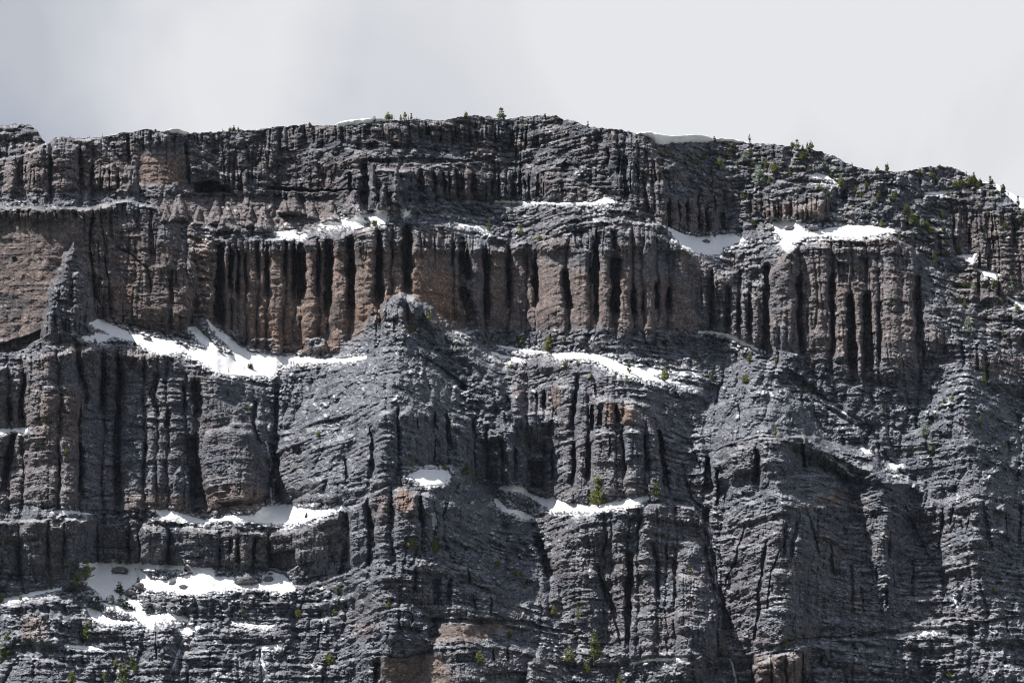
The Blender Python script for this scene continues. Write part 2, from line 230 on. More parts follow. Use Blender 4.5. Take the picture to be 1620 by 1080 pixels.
# RELIEF: (block, polygon, metres out, softness in pixels, name or None)
RELIEF = [
 (1,[(-200,330),(100,290),(200,235),(290,200),(370,210),(480,205),(560,300),(640,400),(660,470),(400,480),(-200,490)],7,3,None),
 (0,[(-200,325),(137,328),(200,315),(253,328),(280,363),(300,410),(315,443),(313,470),(305,500),(330,545),(230,530),(150,512),(60,535),(0,560),(-200,560)],34,5,None),
 (1,[(440,540),(600,520),(760,560),(840,680),(900,830),(930,950),(890,1080),(500,1080),(450,900)],7,22,None),
 (1,[(350,700),(372,735),(380,775),(408,800),(418,880),(440,930),(445,1080),(455,1170),(195,1170),(212,1040),(232,1010),(240,920),(262,880),(272,830),(295,800),(305,750),(328,735)],16,14,'rock_spire'),
 (1,[(290,830),(310,790),(335,830),(330,960),(280,960)],5,6,None),(1,[(225,960),(250,880),(275,930),(285,1080),(225,1090)],6,7,'rock_pinnacle'),(1,[(345,850),(375,830),(410,900),(410,1010),(345,1010)],5,7,None),
 (1,[(60,770),(80,765),(92,790),(75,800),(60,795)],-3,2,None),
 (4,[(-60,290),(90,250),(200,210),(190,260),(90,320),(-60,330)],-9,3,None),
 (1,[(910,415),(1000,400),(1100,440),(1100,470),(920,470)],-18,2,None),
 (1,[(1270,430),(1400,435),(1500,450),(1700,440),(1700,455),(1500,462),(1380,462),(1270,452)],-14,1.5,None),
 (1,[(880,300),(960,300),(1140,430),(1100,450),(1000,395),(910,410)],4,4,None),
 (1,[(1160,350),(1250,330),(1300,400),(1300,540),(1150,540)],6,7,'rock_tower'),
 (1,[(1275,225),(1295,270),(1300,310),(1250,310),(1255,270)],4,4,'rock_hoodoo'),
 (1,[(1440,300),(1470,285),(1510,310),(1510,360),(1440,360)],4,5,'rock_hoodoo'),
 (1,[(1520,290),(1550,270),(1590,290),(1600,350),(1520,350)],4,5,'rock_hoodoo'),
 (1,[(890,620),(920,600),(1000,620),(1045,700),(1030,850),(1030,1000),(940,980),(890,800)],7,7,'rock_pillar'),
 (2,[(130,300),(400,295),(620,310),(630,325),(400,330),(140,325)],-5,1.5,None),
 (2,[(1040,320),(1130,325),(1140,385),(1050,370)],-6,2,None),
 (2,[(600,230),(680,220),(740,240),(730,280),(610,280)],3,4,None),
 (2,[(390,150),(420,150),(420,200),(390,200)],-4,1.5,None),(2,[(430,195),(480,195),(480,235),(430,235)],-4,1.5,None),
 (2,[(340,165),(385,165),(380,215),(340,215)],-3,1.5,None),(2,[(620,150),(645,150),(640,175),(620,175)],-3,1.5,None),
 (2,[(580,200),(610,195),(612,235),(585,238)],-4,1.5,None),
 (2,[(1100,645),(1180,640),(1180,740),(1110,735)],-6,2,None),(2,[(1205,650),(1240,645),(1240,715),(1205,720)],-6,2,None),(2,[(1275,640),(1305,640),(1305,735),(1280,740)],-5,2,None),
 (3,[(700,690),(860,695),(880,720),(720,735)],-5,2,None),
 (3,[(730,790),(790,800),(790,900),(740,890)],-6,2,None),(3,[(830,770),(885,770),(880,900),(835,890)],-6,2,None),
 (3,[(210,560),(420,640),(400,680),(280,660)],2,4,None),
 (4,[(970,700),(1060,670),(1200,700),(1260,850),(1290,1000),(1200,1040),(1000,1040),(960,900)],9,9,'rock_pillar'),
 (4,[(1030,1030),(1200,1010),(1280,1000),(1260,1040),(1060,1060)],-6,2,None),
 (4,[(200,480),(380,470),(400,600),(190,640)],4,6,None),(4,[(130,680),(360,640),(380,780),(140,780)],4,6,None),
 (4,[(600,580),(680,560),(690,650),(600,650)],3,5,None),(4,[(820,900),(860,860),(900,920),(930,1000),(830,1010)],5,5,'rock_knob'),
 (4,[(930,170),(960,155),(990,180),(1010,240),(1060,290),(1110,330),(1060,320),(1000,270),(950,220)],6,3,'rock_rib'),
 (4,[(1170,270),(1210,250),(1290,260),(1330,300),(1325,340),(1240,335),(1170,310)],5,3,'rock_knob'),
 (4,[(1450,260),(1530,250),(1550,270),(1530,310),(1460,320)],4,3,'rock_knob'),
 (4,[(800,240),(880,255),(990,300),(900,295),(820,270)],3,3,None),
 (0,[(640,463),(680,482),(700,505),(740,540),(790,590),(820,640),(830,690),(835,780),(780,760),(720,735),(640,740),(560,770),(530,790),(500,770),(480,700),(470,640),(500,590),(560,540),(590,500),(605,480)],0,85,'rock_spur'),
 (5,[(180,120),(270,40),(330,70),(430,100),(520,180),(420,200),(300,200),(200,190)],8,7,'rock_knob'),
 (5,[(255,60),(280,38),(300,70),(295,130),(250,130)],5,4,None),(5,[(320,80),(345,65),(370,95),(365,150),(320,150)],4,4,None),(5,[(200,150),(225,110),(250,140),(250,200),(200,200)],4,4,None),(5,[(390,110),(420,100),(440,130),(430,180),(385,180)],3,4,None),
 (5,[(130,120),(150,95),(170,120),(160,240),(130,240)],4,4,'rock_pinnacle'),(5,[(175,95),(200,85),(215,110),(210,220),(170,230)],4,4,'rock_pinnacle'),
 (5,[(370,330),(470,380),(600,480),(600,520),(470,440),(390,390)],-6,3,None),
 (5,[(880,830),(960,830),(970,990),(900,960)],-10,2,None),
 (5,[(1250,560),(1300,555),(1310,670),(1245,670)],3,4,'rock_pillar'),(5,[(1315,570),(1390,590),(1405,665),(1320,670)],3,4,'rock_pillar'),
 (5,[(1000,490),(1040,480),(1040,600),(990,620)],3,4,None),
 (0,[(1195,568),(1230,590),(1280,640),(1340,690),(1370,720),(1420,760),(1430,800),(1400,800),(1330,770),(1280,790),(1200,820),(1140,800),(1110,720),(1100,660),(1120,620),(1160,585)],0,75,'rock_spur'),
 (6,[(620,730),(760,800),(900,830),(960,880),(860,920),(740,860)],-6,3,None),
 (6,[(490,690),(560,700),(580,750),(500,760)],-3,2,None),
 (6,[(180,700),(230,690),(250,750),(200,790)],4,5,None),
 (0,[(1290,560),(1360,590),(1380,640),(1340,650)],4,10,None),
 (0,[(1480,590),(1520,575),(1560,600),(1620,640),(1684,660),(1684,760),(1560,740),(1470,750),(1430,720),(1450,650)],0,55,'rock_spur'),
 (7,[(1270,460),(1400,440),(1420,520),(1360,560),(1270,540)],-9,3,None),
 (7,[(760,1100),(800,960),(880,870),(1000,800),(1130,820),(1200,900),(1250,1000),(1250,1100)],0,36,'rock_mound'),
 (7,[(740,830),(800,790),(860,830),(830,930),(760,980),(720,900)],6,12,'rock_mound'),
 (7,[(640,380),(700,280),(780,300),(800,400),(780,480),(640,480)],4,8,None),
 (7,[(680,540),(840,530),(900,555),(850,585),(740,590)],2.5,3,'rock_knob'),
 (7,[(1100,540),(1180,520),(1260,560),(1240,580),(1120,580)],2.5,3,'rock_knob'),
 (7,[(840,650),(920,650),(920,700),(840,700)],3,4,None),(7,[(680,700),(800,690),(880,740),(800,760),(690,750)],3,5,None),
 (7,[(0,700),(200,680),(330,660),(420,700),(440,860),(330,900),(0,880)],5,12,'rock_mound'),
 (8,[(270,80),(350,55),(480,60),(560,110),(700,150),(760,200),(850,300),(900,400),(960,520),(1000,600),(900,560),(800,470),(700,440),(560,400),(300,440),(100,520),(30,500),(30,260),(120,190),(200,110)],0,50,'rock_spur'),
 (8,[(250,160),(300,140),(350,180),(365,260),(310,290),(250,260)],3,6,None),
 (8,[(30,240),(110,220),(140,330),(130,480),(40,500)],4,6,'rock_pillar'),
 (8,[(200,740),(330,700),(420,760),(420,900),(200,900)],5,9,'rock_knob'),
 (8,[(390,820),(460,800),(470,860),(420,880)],-5,3,None),(8,[(130,840),(170,820),(205,850),(180,890),(140,890)],-4,3,None),
 (8,[(540,940),(640,930),(640,985),(550,990)],-4,2,None),(8,[(680,1030),(880,1020),(880,1100),(690,1100)],-5,2,None),
 (8,[(880,980),(940,950),(1030,1000),(1050,1100),(890,1100)],6,7,'rock_knob'),
 (8,[(640,640),(830,760),(640,760)],4,8,None),
 (0,[(1230,770),(1290,752),(1330,760),(1390,790),(1430,830),(1470,900),(1510,960),(1515,980),(1470,990),(1380,1005),(1300,1008),(1200,1030),(1160,1030),(1150,960),(1140,920),(1150,870),(1170,820)],0,90,None),
 (9,[(560,265),(590,290),(620,390),(640,470),(600,500),(520,500),(530,420)],5,7,'rock_pinnacle'),
 (9,[(430,310),(480,320),(480,440),(430,460),(390,460)],4,6,None),
 (9,[(720,240),(800,230),(900,255),(900,272),(720,270)],4,3,None),
 (9,[(450,150),(640,140),(640,190),(480,200)],-3,4,None),
 (0,[(1440,790),(1500,750),(1560,740),(1684,745),(1684,980),(1560,990),(1510,970),(1480,880)],0,60,'domed_buttress'),
 (9,[(1100,690),(1290,690),(1310,770),(1150,790)],-5,4,None),(9,[(1340,800),(1420,790),(1410,860),(1350,860)],-5,3,None),
 (9,[(330,1000),(480,930),(600,880),(960,860),(1260,830),(1400,900),(1500,980),(1620,1000),(1800,1010),(1800,1100),(330,1100)],7,12,None),
 (9,[(-60,560),(60,570),(140,640),(190,760),(180,900),(-60,800)],6,12,None),
]
# SPURS: (crest [(x, y, metres out)], metres of fall per pixel sideways left, right, roundness in pixels, fade length below)
SPURS = [
 ([(640,466,8),(636,520,26),(624,600,51),(612,690,69),(604,760,74)],0.435,0.486,10,300),
 ([(640,470,5),(700,520,20),(770,590,33),(815,660,38)],0.640,0.704,6,120),
 ([(1195,569,8),(1198,640,33),(1212,720,56),(1235,800,61)],0.461,0.538,10,240),
 ([(1262,690,26),(1330,722,38),(1400,765,38)],0.768,0.768,5,110),
 ([(690,738,18),(692,800,33),(704,880,46),(722,980,59),(740,1080,67)],0.384,0.435,14,180),
 ([(1288,752,5),(1296,800,18),(1304,880,28),(1312,990,36)],0.179,0.218,50,110),
 ([(1512,575,5),(1528,650,28),(1540,740,44)],0.410,0.435,12,180),
 ([(1565,742,5),(1575,850,28),(1580,990,41)],0.307,0.384,30,120),
 ([(980,560,4),(1000,640,16),(1010,790,26)],.22,.30,22,110),
 ([(1045,796,4),(1062,880,18),(1085,1035,30)],.26,.40,18,110),
 ([(90,548,4),(90,640,14),(85,805,20)],.18,.24,30,110),
 ([(250,560,4),(250,650,14),(240,805,18)],.22,.3,20,110),
 ([(380,670,4),(385,740,14),(388,800,16)],.35,.4,16,110),
 ([(500,620,3),(505,700,14),(510,790,18)],.3,.4,12,110),
 ([(336,985,3),(345,1040,12),(350,1085,16)],.28,.3,16,110),
 ([(265,985,3),(262,1030,10),(255,1085,14)],.3,.34,10,110),
 ([(60,945,3),(70,1000,10),(70,1085,16)],.2,.24,20,110),
 ([(860,235,3),(870,290,10),(872,316,10)],.2,.22,16,110),
 ([(1330,380,4),(1340,480,10),(1345,590,14)],.12,.16,40,110),
 ([(1450,400,3),(1500,520,20),(1540,600,26)],.3,.34,14,120),
 ([(1230,600,3),(1240,650,10)],.4,.4,8,110),
 ([(1090,380,2),(1140,440,10),(1180,520,14)],.3,.3,12,110),
]
# hoodoo cones: (block, apex x, apex y, half width, base y, metres out)
CONES = [(1,850,470,50,600,5),(1,1025,490,45,620,4),(1,1080,540,60,650,5),(1,1250,530,55,650,5),(1,1390,440,60,570,6),(1,1345,450,25,560,4),(1,1480,510,32,590,4),(1,1570,500,52,610,5),(1,1190,540,30,630,4),(1,1130,620,55,690,4),
 (2,60,450,60,560,6),(2,75,520,65,600,5),(2,150,330,30,550,5),(2,200,430,38,550,5),(2,265,340,30,460,4),(2,262,430,42,550,5),(2,335,500,45,560,3),(1,790,520,30,600,3),(1,940,540,30,620,3)]
# GROOVE: (block, polyline, width in block units, depth in metres)
GROOVE = [
 (1,[(95,330),(90,460)],30,6),(1,[(240,300),(235,430)],14,5),(1,[(380,260),(385,430)],16,6),(1,[(440,330),(430,440)],8,4),(1,[(120,340),(130,440)],14,4),
 (1,[(440,540),(432,660),(430,760),(445,900),(445,1020)],15,8),(1,[(480,560),(485,640)],14,4),(1,[(525,545),(530,700)],16,5),(1,[(560,720),(640,770),(700,830),(718,950)],10,5),(1,[(815,830),(812,1000)],16,6),(1,[(515,880),(525,1080)],12,5),(1,[(655,540),(655,650)],14,5),(1,[(715,560),(722,680),(725,800)],18,5),
 (1,[(490,640),(500,800),(520,900)],8,4),
 (1,[(605,180),(618,340)],18,7),(1,[(885,230),(900,440)],15,7),(1,[(680,200),(685,270)],12,3),
 (1,[(1145,360),(1148,470)],12,6),(1,[(1180,540),(1185,470)],6,3),
 (1,[(1045,720),(1040,1000),(1040,1120)],40,18),(1,[(1100,740),(1095,930)],22,12),(1,[(1130,740),(1130,960)],20,12),(1,[(1165,750),(1170,920)],12,7),(1,[(1218,700),(1225,860)],18,9),(1,[(1270,720),(1268,950)],24,12),(1,[(1355,700),(1350,880)],14,6),(1,[(1395,700),(1400,960)],24,12),(1,[(1430,720),(1430,980)],36,16),(1,[(1515,690),(1512,950)],22,11),(1,[(1562,700),(1560,1030)],36,17),
 (2,[(45,690),(50,1050)],32,16),(2,[(180,650),(180,1000)],34,17),(2,[(312,640),(315,945)],36,18),(2,[(240,660),(240,800)],8,4),(2,[(380,660),(382,770)],7,3),(2,[(440,670),(440,740)],6,3),(2,[(535,700),(530,800)],10,5),(2,[(570,690),(575,880)],30,14),(2,[(600,740),(605,900)],22,12),(2,[(575,940),(600,1000),(620,1090)],46,9),(2,[(680,740),(690,900),(690,1090)],42,18),(2,[(795,740),(795,1000)],28,15),(2,[(920,800),(930,1000)],24,13),(2,[(880,760),(880,860)],10,5),(2,[(1065,850),(1085,1030)],38,14),(2,[(1210,720),(1210,1070)],24,13),(2,[(1180,830),(1180,900)],22,9),(2,[(1300,800),(1300,1080)],40,17),(2,[(1385,930),(1390,1060)],26,9),(2,[(1495,900),(1500,1030)],20,9),(2,[(1555,930),(1555,1030)],26,9),(2,[(1430,950),(1432,1040)],10,5),
 (2,[(410,150),(412,200)],10,4),(2,[(520,150),(522,240)],8,4),(2,[(560,150),(560,240)],8,3),(2,[(690,140),(695,200)],14,4),(2,[(810,190),(805,260)],16,6),(2,[(730,180),(735,240)],8,4),(2,[(880,190),(878,250)],12,5),(2,[(935,190),(940,260)],10,4),
 (2,[(110,340),(115,500)],34,9),(2,[(40,370),(45,470)],20,5),(2,[(375,360),(380,480)],40,5),(2,[(440,370),(440,480)],16,6),(2,[(490,370),(490,480)],14,6),(2,[(515,370),(515,480)],8,4),(2,[(545,360),(548,490)],16,7),(2,[(572,370),(575,480)],10,5),(2,[(625,390),(628,475)],30,6),(2,[(715,400),(718,480)],18,6),(2,[(745,380),(748,490)],8,4),(2,[(815,390),(818,500)],24,9),(2,[(850,380),(852,490)],22,8),(2,[(890,380),(890,490)],10,5),(2,[(930,380),(932,490)],12,5),(2,[(962,380),(962,490)],10,5),(2,[(1040,410),(1045,500)],14,5),
 (2,[(1270,250),(1262,340)],14,5),(2,[(1345,300),(1352,520)],24,9),(2,[(1320,300),(1312,380)],16,5),(2,[(1400,330),(1412,420)],12,5),(2,[(1440,420),(1460,560)],16,6),(2,[(1480,330),(1500,420)],10,4),(2,[(1550,520),(1560,640)],24,9),(2,[(1600,500),(1605,610)],12,5),
 (3,[(20,520),(25,600)],14,5),(3,[(75,480),(80,640)],10,5),(3,[(110,540),(120,660)],14,6),(3,[(190,570),(195,650)],22,7),(3,[(150,480),(155,560)],8,4),
 (3,[(390,530),(392,590)],10,4),(3,[(435,520),(437,590)],14,5),(3,[(470,520),(472,590)],8,4),(3,[(515,510),(517,590)],10,4),(3,[(765,460),(770,520)],20,6),
 (0,[(1213,425),(1212,480),(1213,552)],10,14),(0,[(1263,440),(1267,558)],8,10),(0,[(1316,440),(1318,562)],7,9),(0,[(1344,470),(1350,600)],14,15),(0,[(1371,470),(1374,600)],15,17),(0,[(1390,480),(1391,580)],5,7),(0,[(1450,440),(1454,545)],9,10),(0,[(1170,430),(1168,540)],8,7),(0,[(1185,450),(1186,540)],6,6),(0,[(1150,455),(1152,520)],7,6),(0,[(1125,430),(1128,520)],6,5),
 (3,[(1285,560),(1290,740)],14,6),(3,[(1410,770),(1405,960)],16,7),(3,[(1360,620),(1362,740)],10,4),(3,[(1450,760),(1455,900)],8,4),(3,[(1500,830),(1502,960)],12,5),(3,[(1470,600),(1472,730)],10,4),(3,[(1570,600),(1575,740)],16,5),
 (4,[(120,430),(102,560),(100,670)],24,10),(4,[(360,290),(370,380),(405,480),(410,600)],24,10),(4,[(490,330),(495,450),(480,600)],26,12),(4,[(565,350),(572,480),(560,600),(555,800),(562,1080)],30,16),(4,[(740,440),(728,520),(760,640)],44,9),(4,[(930,480),(940,560),(940,640)],40,12),(4,[(870,480),(880,600)],20,6),(4,[(910,750),(930,950),(940,1060)],66,15),(4,[(380,760),(385,900),(372,1000)],20,8),(4,[(70,700),(40,850),(10,1000)],36,11),(4,[(45,560),(48,660)],20,8),(4,[(1290,780),(1302,900),(1300,1040)],40,13),(4,[(1310,480),(1312,640),(1300,760)],22,9),(4,[(1215,560),(1200,660),(1240,760)],16,6),(4,[(800,620),(790,690)],24,7),(4,[(690,760),(680,900)],12,5),(4,[(280,820),(285,900)],9,4),
 (4,[(180,640),(300,602),(420,640),(560,650)],14,4),(4,[(400,1010),(540,1000)],14,5),(4,[(640,680),(780,688),(900,690)],12,4),(4,[(90,1040),(220,1060),(300,1050)],12,4),(4,[(200,520),(310,505)],10,3),
 (5,[(150,680),(145,900)],22,7),(5,[(20,830),(30,940)],22,6),(5,[(270,600),(265,720)],12,5),(5,[(500,620),(512,780)],28,7),(5,[(440,600),(445,690)],14,4),(5,[(630,640),(632,740)],24,7),(5,[(690,680),(700,760)],16,6),(5,[(360,600),(362,700)],10,3),
 (5,[(760,740),(770,840)],14,5),(5,[(820,780),(825,860)],14,5),
 (5,[(790,540),(800,600)],28,8),(5,[(880,510),(872,600)],24,7),(5,[(960,520),(962,600)],24,7),(5,[(925,520),(925,590)],10,4),(5,[(1120,440),(1112,560),(1090,700)],24,10),(5,[(1190,580),(1190,700)],24,10),(5,[(1230,590),(1222,670)],26,8),(5,[(1308,575),(1308,670)],14,8),(5,[(1105,760),(1100,950)],30,12),(5,[(1172,740),(1168,940)],24,11),(5,[(1335,700),(1345,900)],14,7),(5,[(1510,700),(1530,850),(1552,1000)],38,12),(5,[(1000,790),(1002,930)],14,7),(5,[(1440,720),(1450,880)],10,5),(5,[(1210,480),(1215,540)],22,6),(5,[(1270,720),(1272,820)],8,3),
 (6,[(355,800),(356,930)],34,9),(6,[(570,760),(580,880)],20,7),(6,[(120,830),(122,1000)],46,12),(6,[(165,880),(168,1060)],20,8),(6,[(40,760),(100,900)],14,6),(6,[(265,560),(280,640)],24,5),(6,[(170,510),(160,580)],14,4),
 (6,[(500,420),(700,580),(860,680),(960,830),(1010,880),(1060,1000)],70,6),(6,[(1110,610),(1105,690)],18,5),(6,[(1320,270),(1340,400)],14,6),(6,[(1395,290),(1402,420)],14,6),(6,[(1440,330),(1442,470)],18,6),(6,[(1245,290),(1240,340)],20,5),(6,[(860,720),(880,800)],14,4),(6,[(1110,200),(1140,280),(1145,380)],14,5),
 (7,[(225,380),(230,440)],20,5),(7,[(400,432),(500,440),(600,440)],14,5),(7,[(605,360),(615,500)],20,7),(7,[(800,400),(800,520)],12,5),(7,[(1095,400),(1095,470)],24,8),(7,[(1133,400),(1135,520)],20,8),(7,[(1205,390),(1205,500)],24,9),(7,[(1280,410),(1270,500)],26,9),(7,[(1040,440),(1040,520)],10,4),(7,[(660,380),(660,500)],10,4),(7,[(90,440),(92,520)],12,4),(7,[(300,360),(302,430)],12,4),(7,[(460,330),(465,420)],10,4),
 (7,[(870,870),(830,980),(790,1090)],20,5),(7,[(1230,900),(1250,1000),(1250,1090)],24,6),(7,[(500,680),(560,690)],10,2),(7,[(740,840),(745,960)],14,4),(7,[(1000,900),(990,1080)],8,2),
 (8,[(110,220),(140,330),(150,430)],26,9),(8,[(240,220),(240,320)],16,6),(8,[(372,200),(375,330)],24,8),(8,[(440,280),(445,360)],20,7),(8,[(500,220),(480,300)],14,5),(8,[(0,560),(30,440)],20,5),
 (8,[(930,400),(960,470),(1000,595)],46,14),(8,[(1215,530),(1260,660),(1300,760),(1350,920)],30,10),(8,[(1370,480),(1362,700),(1356,930)],28,12),(8,[(1480,420),(1500,560),(1510,700)],14,7),(8,[(1580,500),(1590,700)],20,7),(8,[(1540,420),(1545,500)],12,5),(8,[(1400,380),(1420,300)],12,5),(8,[(1260,360),(1240,480)],10,4),
 (8,[(450,580),(452,720)],38,5),(8,[(350,540),(350,650)],14,5),(8,[(515,600),(515,700)],28,5),(8,[(600,540),(610,620)],12,4),(8,[(560,600),(690,640)],20,5),
 (8,[(440,780),(600,787),(850,792),(1000,830),(1090,840)],20,7),(8,[(0,970),(150,945),(300,955),(430,930)],14,6),(8,[(170,980),(172,1090)],34,6),(8,[(60,980),(62,1090)],38,6),(8,[(330,740),(335,800)],10,4),(8,[(270,760),(272,820)],8,3),(8,[(620,660),(640,740)],12,4),(8,[(710,680),(712,770)],10,4),(8,[(720,920),(722,980)],10,4),(8,[(790,910),(792,980)],14,4),
 (9,[(600,290),(640,420),(650,500)],20,5),(9,[(540,330),(520,420),(510,500)],22,6),(9,[(490,330),(480,480)],20,6),(9,[(400,400),(370,600),(340,920)],20,7),(9,[(300,330),(250,500),(190,640)],12,4),(9,[(700,430),(715,580)],28,7),(9,[(800,520),(810,780)],16,6),(9,[(980,380),(985,500)],16,6),(9,[(1090,500),(1092,680)],24,6),(9,[(920,530),(925,600)],10,4),(9,[(850,640),(860,760)],14,5),(9,[(965,640),(970,720)],14,5),(9,[(720,274),(810,270),(900,278)],16,5),(9,[(470,420),(420,560),(400,760)],10,4),(9,[(1000,520),(1005,640)],9,4),
 (9,[(300,935),(420,905),(520,874),(740,864),(880,852),(1020,832)],18,7),(9,[(1240,795),(1300,788),(1430,792),(1620,765),(1800,760)],28,8),
 (9,[(110,270),(125,450),(150,600),(200,770),(222,930)],38,13),(9,[(1050,240),(1130,420),(1220,580),(1300,710)],28,4),(9,[(0,60),(40,200),(105,260)],16,6),
 (9,[(1235,250),(1215,500)],18,6),(9,[(1290,240),(1270,340)],14,5),(9,[(1430,260),(1465,460)],22,7),(9,[(1600,240),(1602,440)],28,8),(9,[(1360,260),(1350,380)],10,4),(9,[(1530,260),(1540,400)],10,4),
 (9,[(420,990),(425,1090)],12,4),(9,[(490,980),(492,1090)],20,5),(9,[(568,940),(570,1090)],24,6),(9,[(655,950),(660,1000)],14,5),(9,[(330,1010),(332,1090)],14,4),(9,[(1540,780),(1545,850)],16,5),
]
# dark water stains running down walls; far-left group paints a recess's shade: (block, x, y from, y to, width)
STAIN_SHADE = [(1,-10,970,1090,30),(1,15,960,1095,26),(1,40,958,1090,26),(1,65,965,1085,24),(1,90,985,1070,20),(1,108,1000,1050,14),(1,205,560,660,8),(1,10,560,700,10),(1,400,580,700,12),(1,690,700,860,12),(1,600,800,960,14),(1,870,860,980,10),(1,55,540,720,16),(1,25,545,640,8),(1,78,550,640,6),(1,92,550,650,10),(1,120,550,660,10),(1,150,550,640,8),(1,178,550,700,12),(1,238,545,840,20),(1,272,550,690,10),(1,300,550,620,8),(1,330,560,640,8),(1,360,560,630,8),(1,500,560,640,20),(1,545,560,640,10),(1,580,640,760,12),(1,735,560,720,34),(1,640,560,640,18),(1,640,200,280,10),(1,715,200,300,14),(1,665,200,300,8),(1,750,200,260,8),(1,790,220,380,10),(1,830,200,300,12),(2,500,140,220,12),(2,540,150,230,10),(2,600,150,230,14),(2,640,140,190,20),(1,1100,980,1080,36),(2,1390,930,1060,30),(2,1560,920,1040,24),(2,860,1030,1080,30),(5,400,600,690,14),(5,250,600,690,12),(9,470,990,1080,18),(9,530,960,1070,14),(2,580,900,1000,30),(4,1420,160,220,26),(4,1560,200,260,34),(4,1100,100,240,24),(1,1060,480,540,20),(5,70,620,760,16)]
# brown faces: (block, polygon, amount 0..1); orange: same with hue
BROWN = [(0,[(-64,380),(60,380),(110,420),(140,500),(60,530),(-64,540)],.62),(0,[(-64,330),(150,330),(300,400),(315,520),(-64,550)],.7),(0,[(295,360),(345,380),(345,520),(310,500)],.8),(0,[(345,400),(560,385),(700,390),(760,480),(740,520),(480,545),(345,525)],.75),(0,[(640,420),(725,430),(735,520),(700,500),(640,470)],1.0),(0,[(760,400),(1080,440),(1110,520),(760,520)],.6),(0,[(1240,400),(1450,420),(1470,540),(1240,545)],.45),(1,[(640,280),(890,280),(890,440),(640,430)],.8),(1,[(700,470),(1620,470),(1620,640),(760,640)],.45),(2,[(600,230),(740,225),(740,285),(600,285)],.9),(2,[(1040,430),(1270,440),(1270,500),(1040,500)],.6),(3,[(370,510),(690,480),(690,590),(380,595)],.7),(1,[(130,270),(640,270),(640,480),(0,480),(0,330)],.5),(5,[(1240,560),(1400,560),(1405,670),(1240,670)],.9),(5,[(820,480),(865,480),(860,590),(820,590)],.8),(5,[(990,480),(1045,480),(1040,610),(990,620)],.7),(8,[(440,795),(780,785),(800,830),(640,890),(440,890)],.8),(8,[(190,960),(480,940),(560,1090),(190,1090)],.7),(8,[(130,150),(240,130),(370,170),(370,330),(150,430)],.5),(9,[(330,940),(600,920),(600,1090),(330,1090)],.6),(0,[(0,600),(120,600),(140,800),(0,800)],.35),(4,[(180,500),(400,500),(400,780),(130,780)],.6),(4,[(970,950),(1280,950),(1260,1080),(970,1080)],.7),(4,[(590,970),(900,990),(900,1080),(590,1070)],.6),(4,[(1160,60),(1620,60),(1620,330),(1160,330)],.9),(6,[(180,720),(600,720),(600,900),(180,960)],.45),(9,[(630,170),(770,170),(760,230),(640,240)],.7),(3,[(1280,560),(1800,560),(1800,980),(1300,980)],.5),(7,[(1090,390),(1330,360),(1330,500),(1090,510)],.4),(8,[(880,960),(1040,960),(1060,1090),(880,1090)],.7)]
ORANGE = [(8,[(255,160),(300,142),(350,182),(362,255),(310,285),(255,255)],.6),(8,[(140,190),(230,180),(230,300),(150,300)],.25),(8,[(60,800),(150,780),(150,850),(60,860)],.3),(2,[(30,1000),(200,960),(200,1080),(0,1080)],.5),(2,[(420,950),(540,950),(560,1090),(440,1090)],.5),(4,[(1180,180),(1400,200),(1400,330),(1180,320)],.25),(5,[(1260,565),(1300,560),(1300,670),(1250,670)],.2),(3,[(790,520),(810,520),(800,580),(780,580)],.8),(1,[(470,900),(640,880),(640,1000),(470,1000)],.3),(9,[(690,180),(760,180),(760,225),(700,225)],.5),(1,[(-100,850),(200,800),(200,950),(-100,960)],.15),(5,[(255,140),(350,150),(350,180),(250,180)],.6),(7,[(100,760),(230,760),(230,880),(100,880)],.4)]
SMOOTH = [(0,[(1210,400),(1470,400),(1490,560),(1210,560)],.38),(1,[(700,480),(1620,480),(1620,640),(760,640)],.45),(0,[(-64,560),(430,600),(430,805),(-64,805)],.22),(0,[(-64,345),(140,345),(140,530),(-64,545)],.74),(1,[(640,230),(890,230),(890,440),(640,430)],.7),(0,[(560,420),(735,420),(735,510),(560,500)],.7),(0,[(400,480),(560,480),(560,545),(400,545)],.6),(0,[(345,400),(1110,400),(1110,520),(345,530)],.68),(8,[(440,795),(780,785),(800,830),(640,890),(440,890)],.8),(8,[(190,960),(480,940),(560,1090),(190,1090)],.7),(1,[(450,560),(900,560),(930,1000),(500,1080)],.4)]
DARK = [(0,[(-64,320),(150,320),(300,400),(315,520),(-64,560)],.5),(0,[(146,326),(200,315),(253,328),(300,410),(313,520),(150,512)],.3),(0,[(300,215),(600,195),(960,190),(1010,320),(600,325),(300,310)],.72),(0,[(960,205),(1250,235),(1200,340),(1060,330)],.55),(0,[(1250,240),(1650,330),(1650,560),(1450,420),(1300,330)],.42),(0,[(200,560),(330,600),(430,680),(430,800),(240,800)],.3),(0,[(-64,820),(470,830),(470,890),(-64,890)],.3),(0,[(560,880),(1000,900),(1000,1000),(560,1000)],.25),(0,[(1100,640),(1420,700),(1420,780),(1120,800)],.2)]  # broad dark tone: wet varnish plus cliff shadow painted in
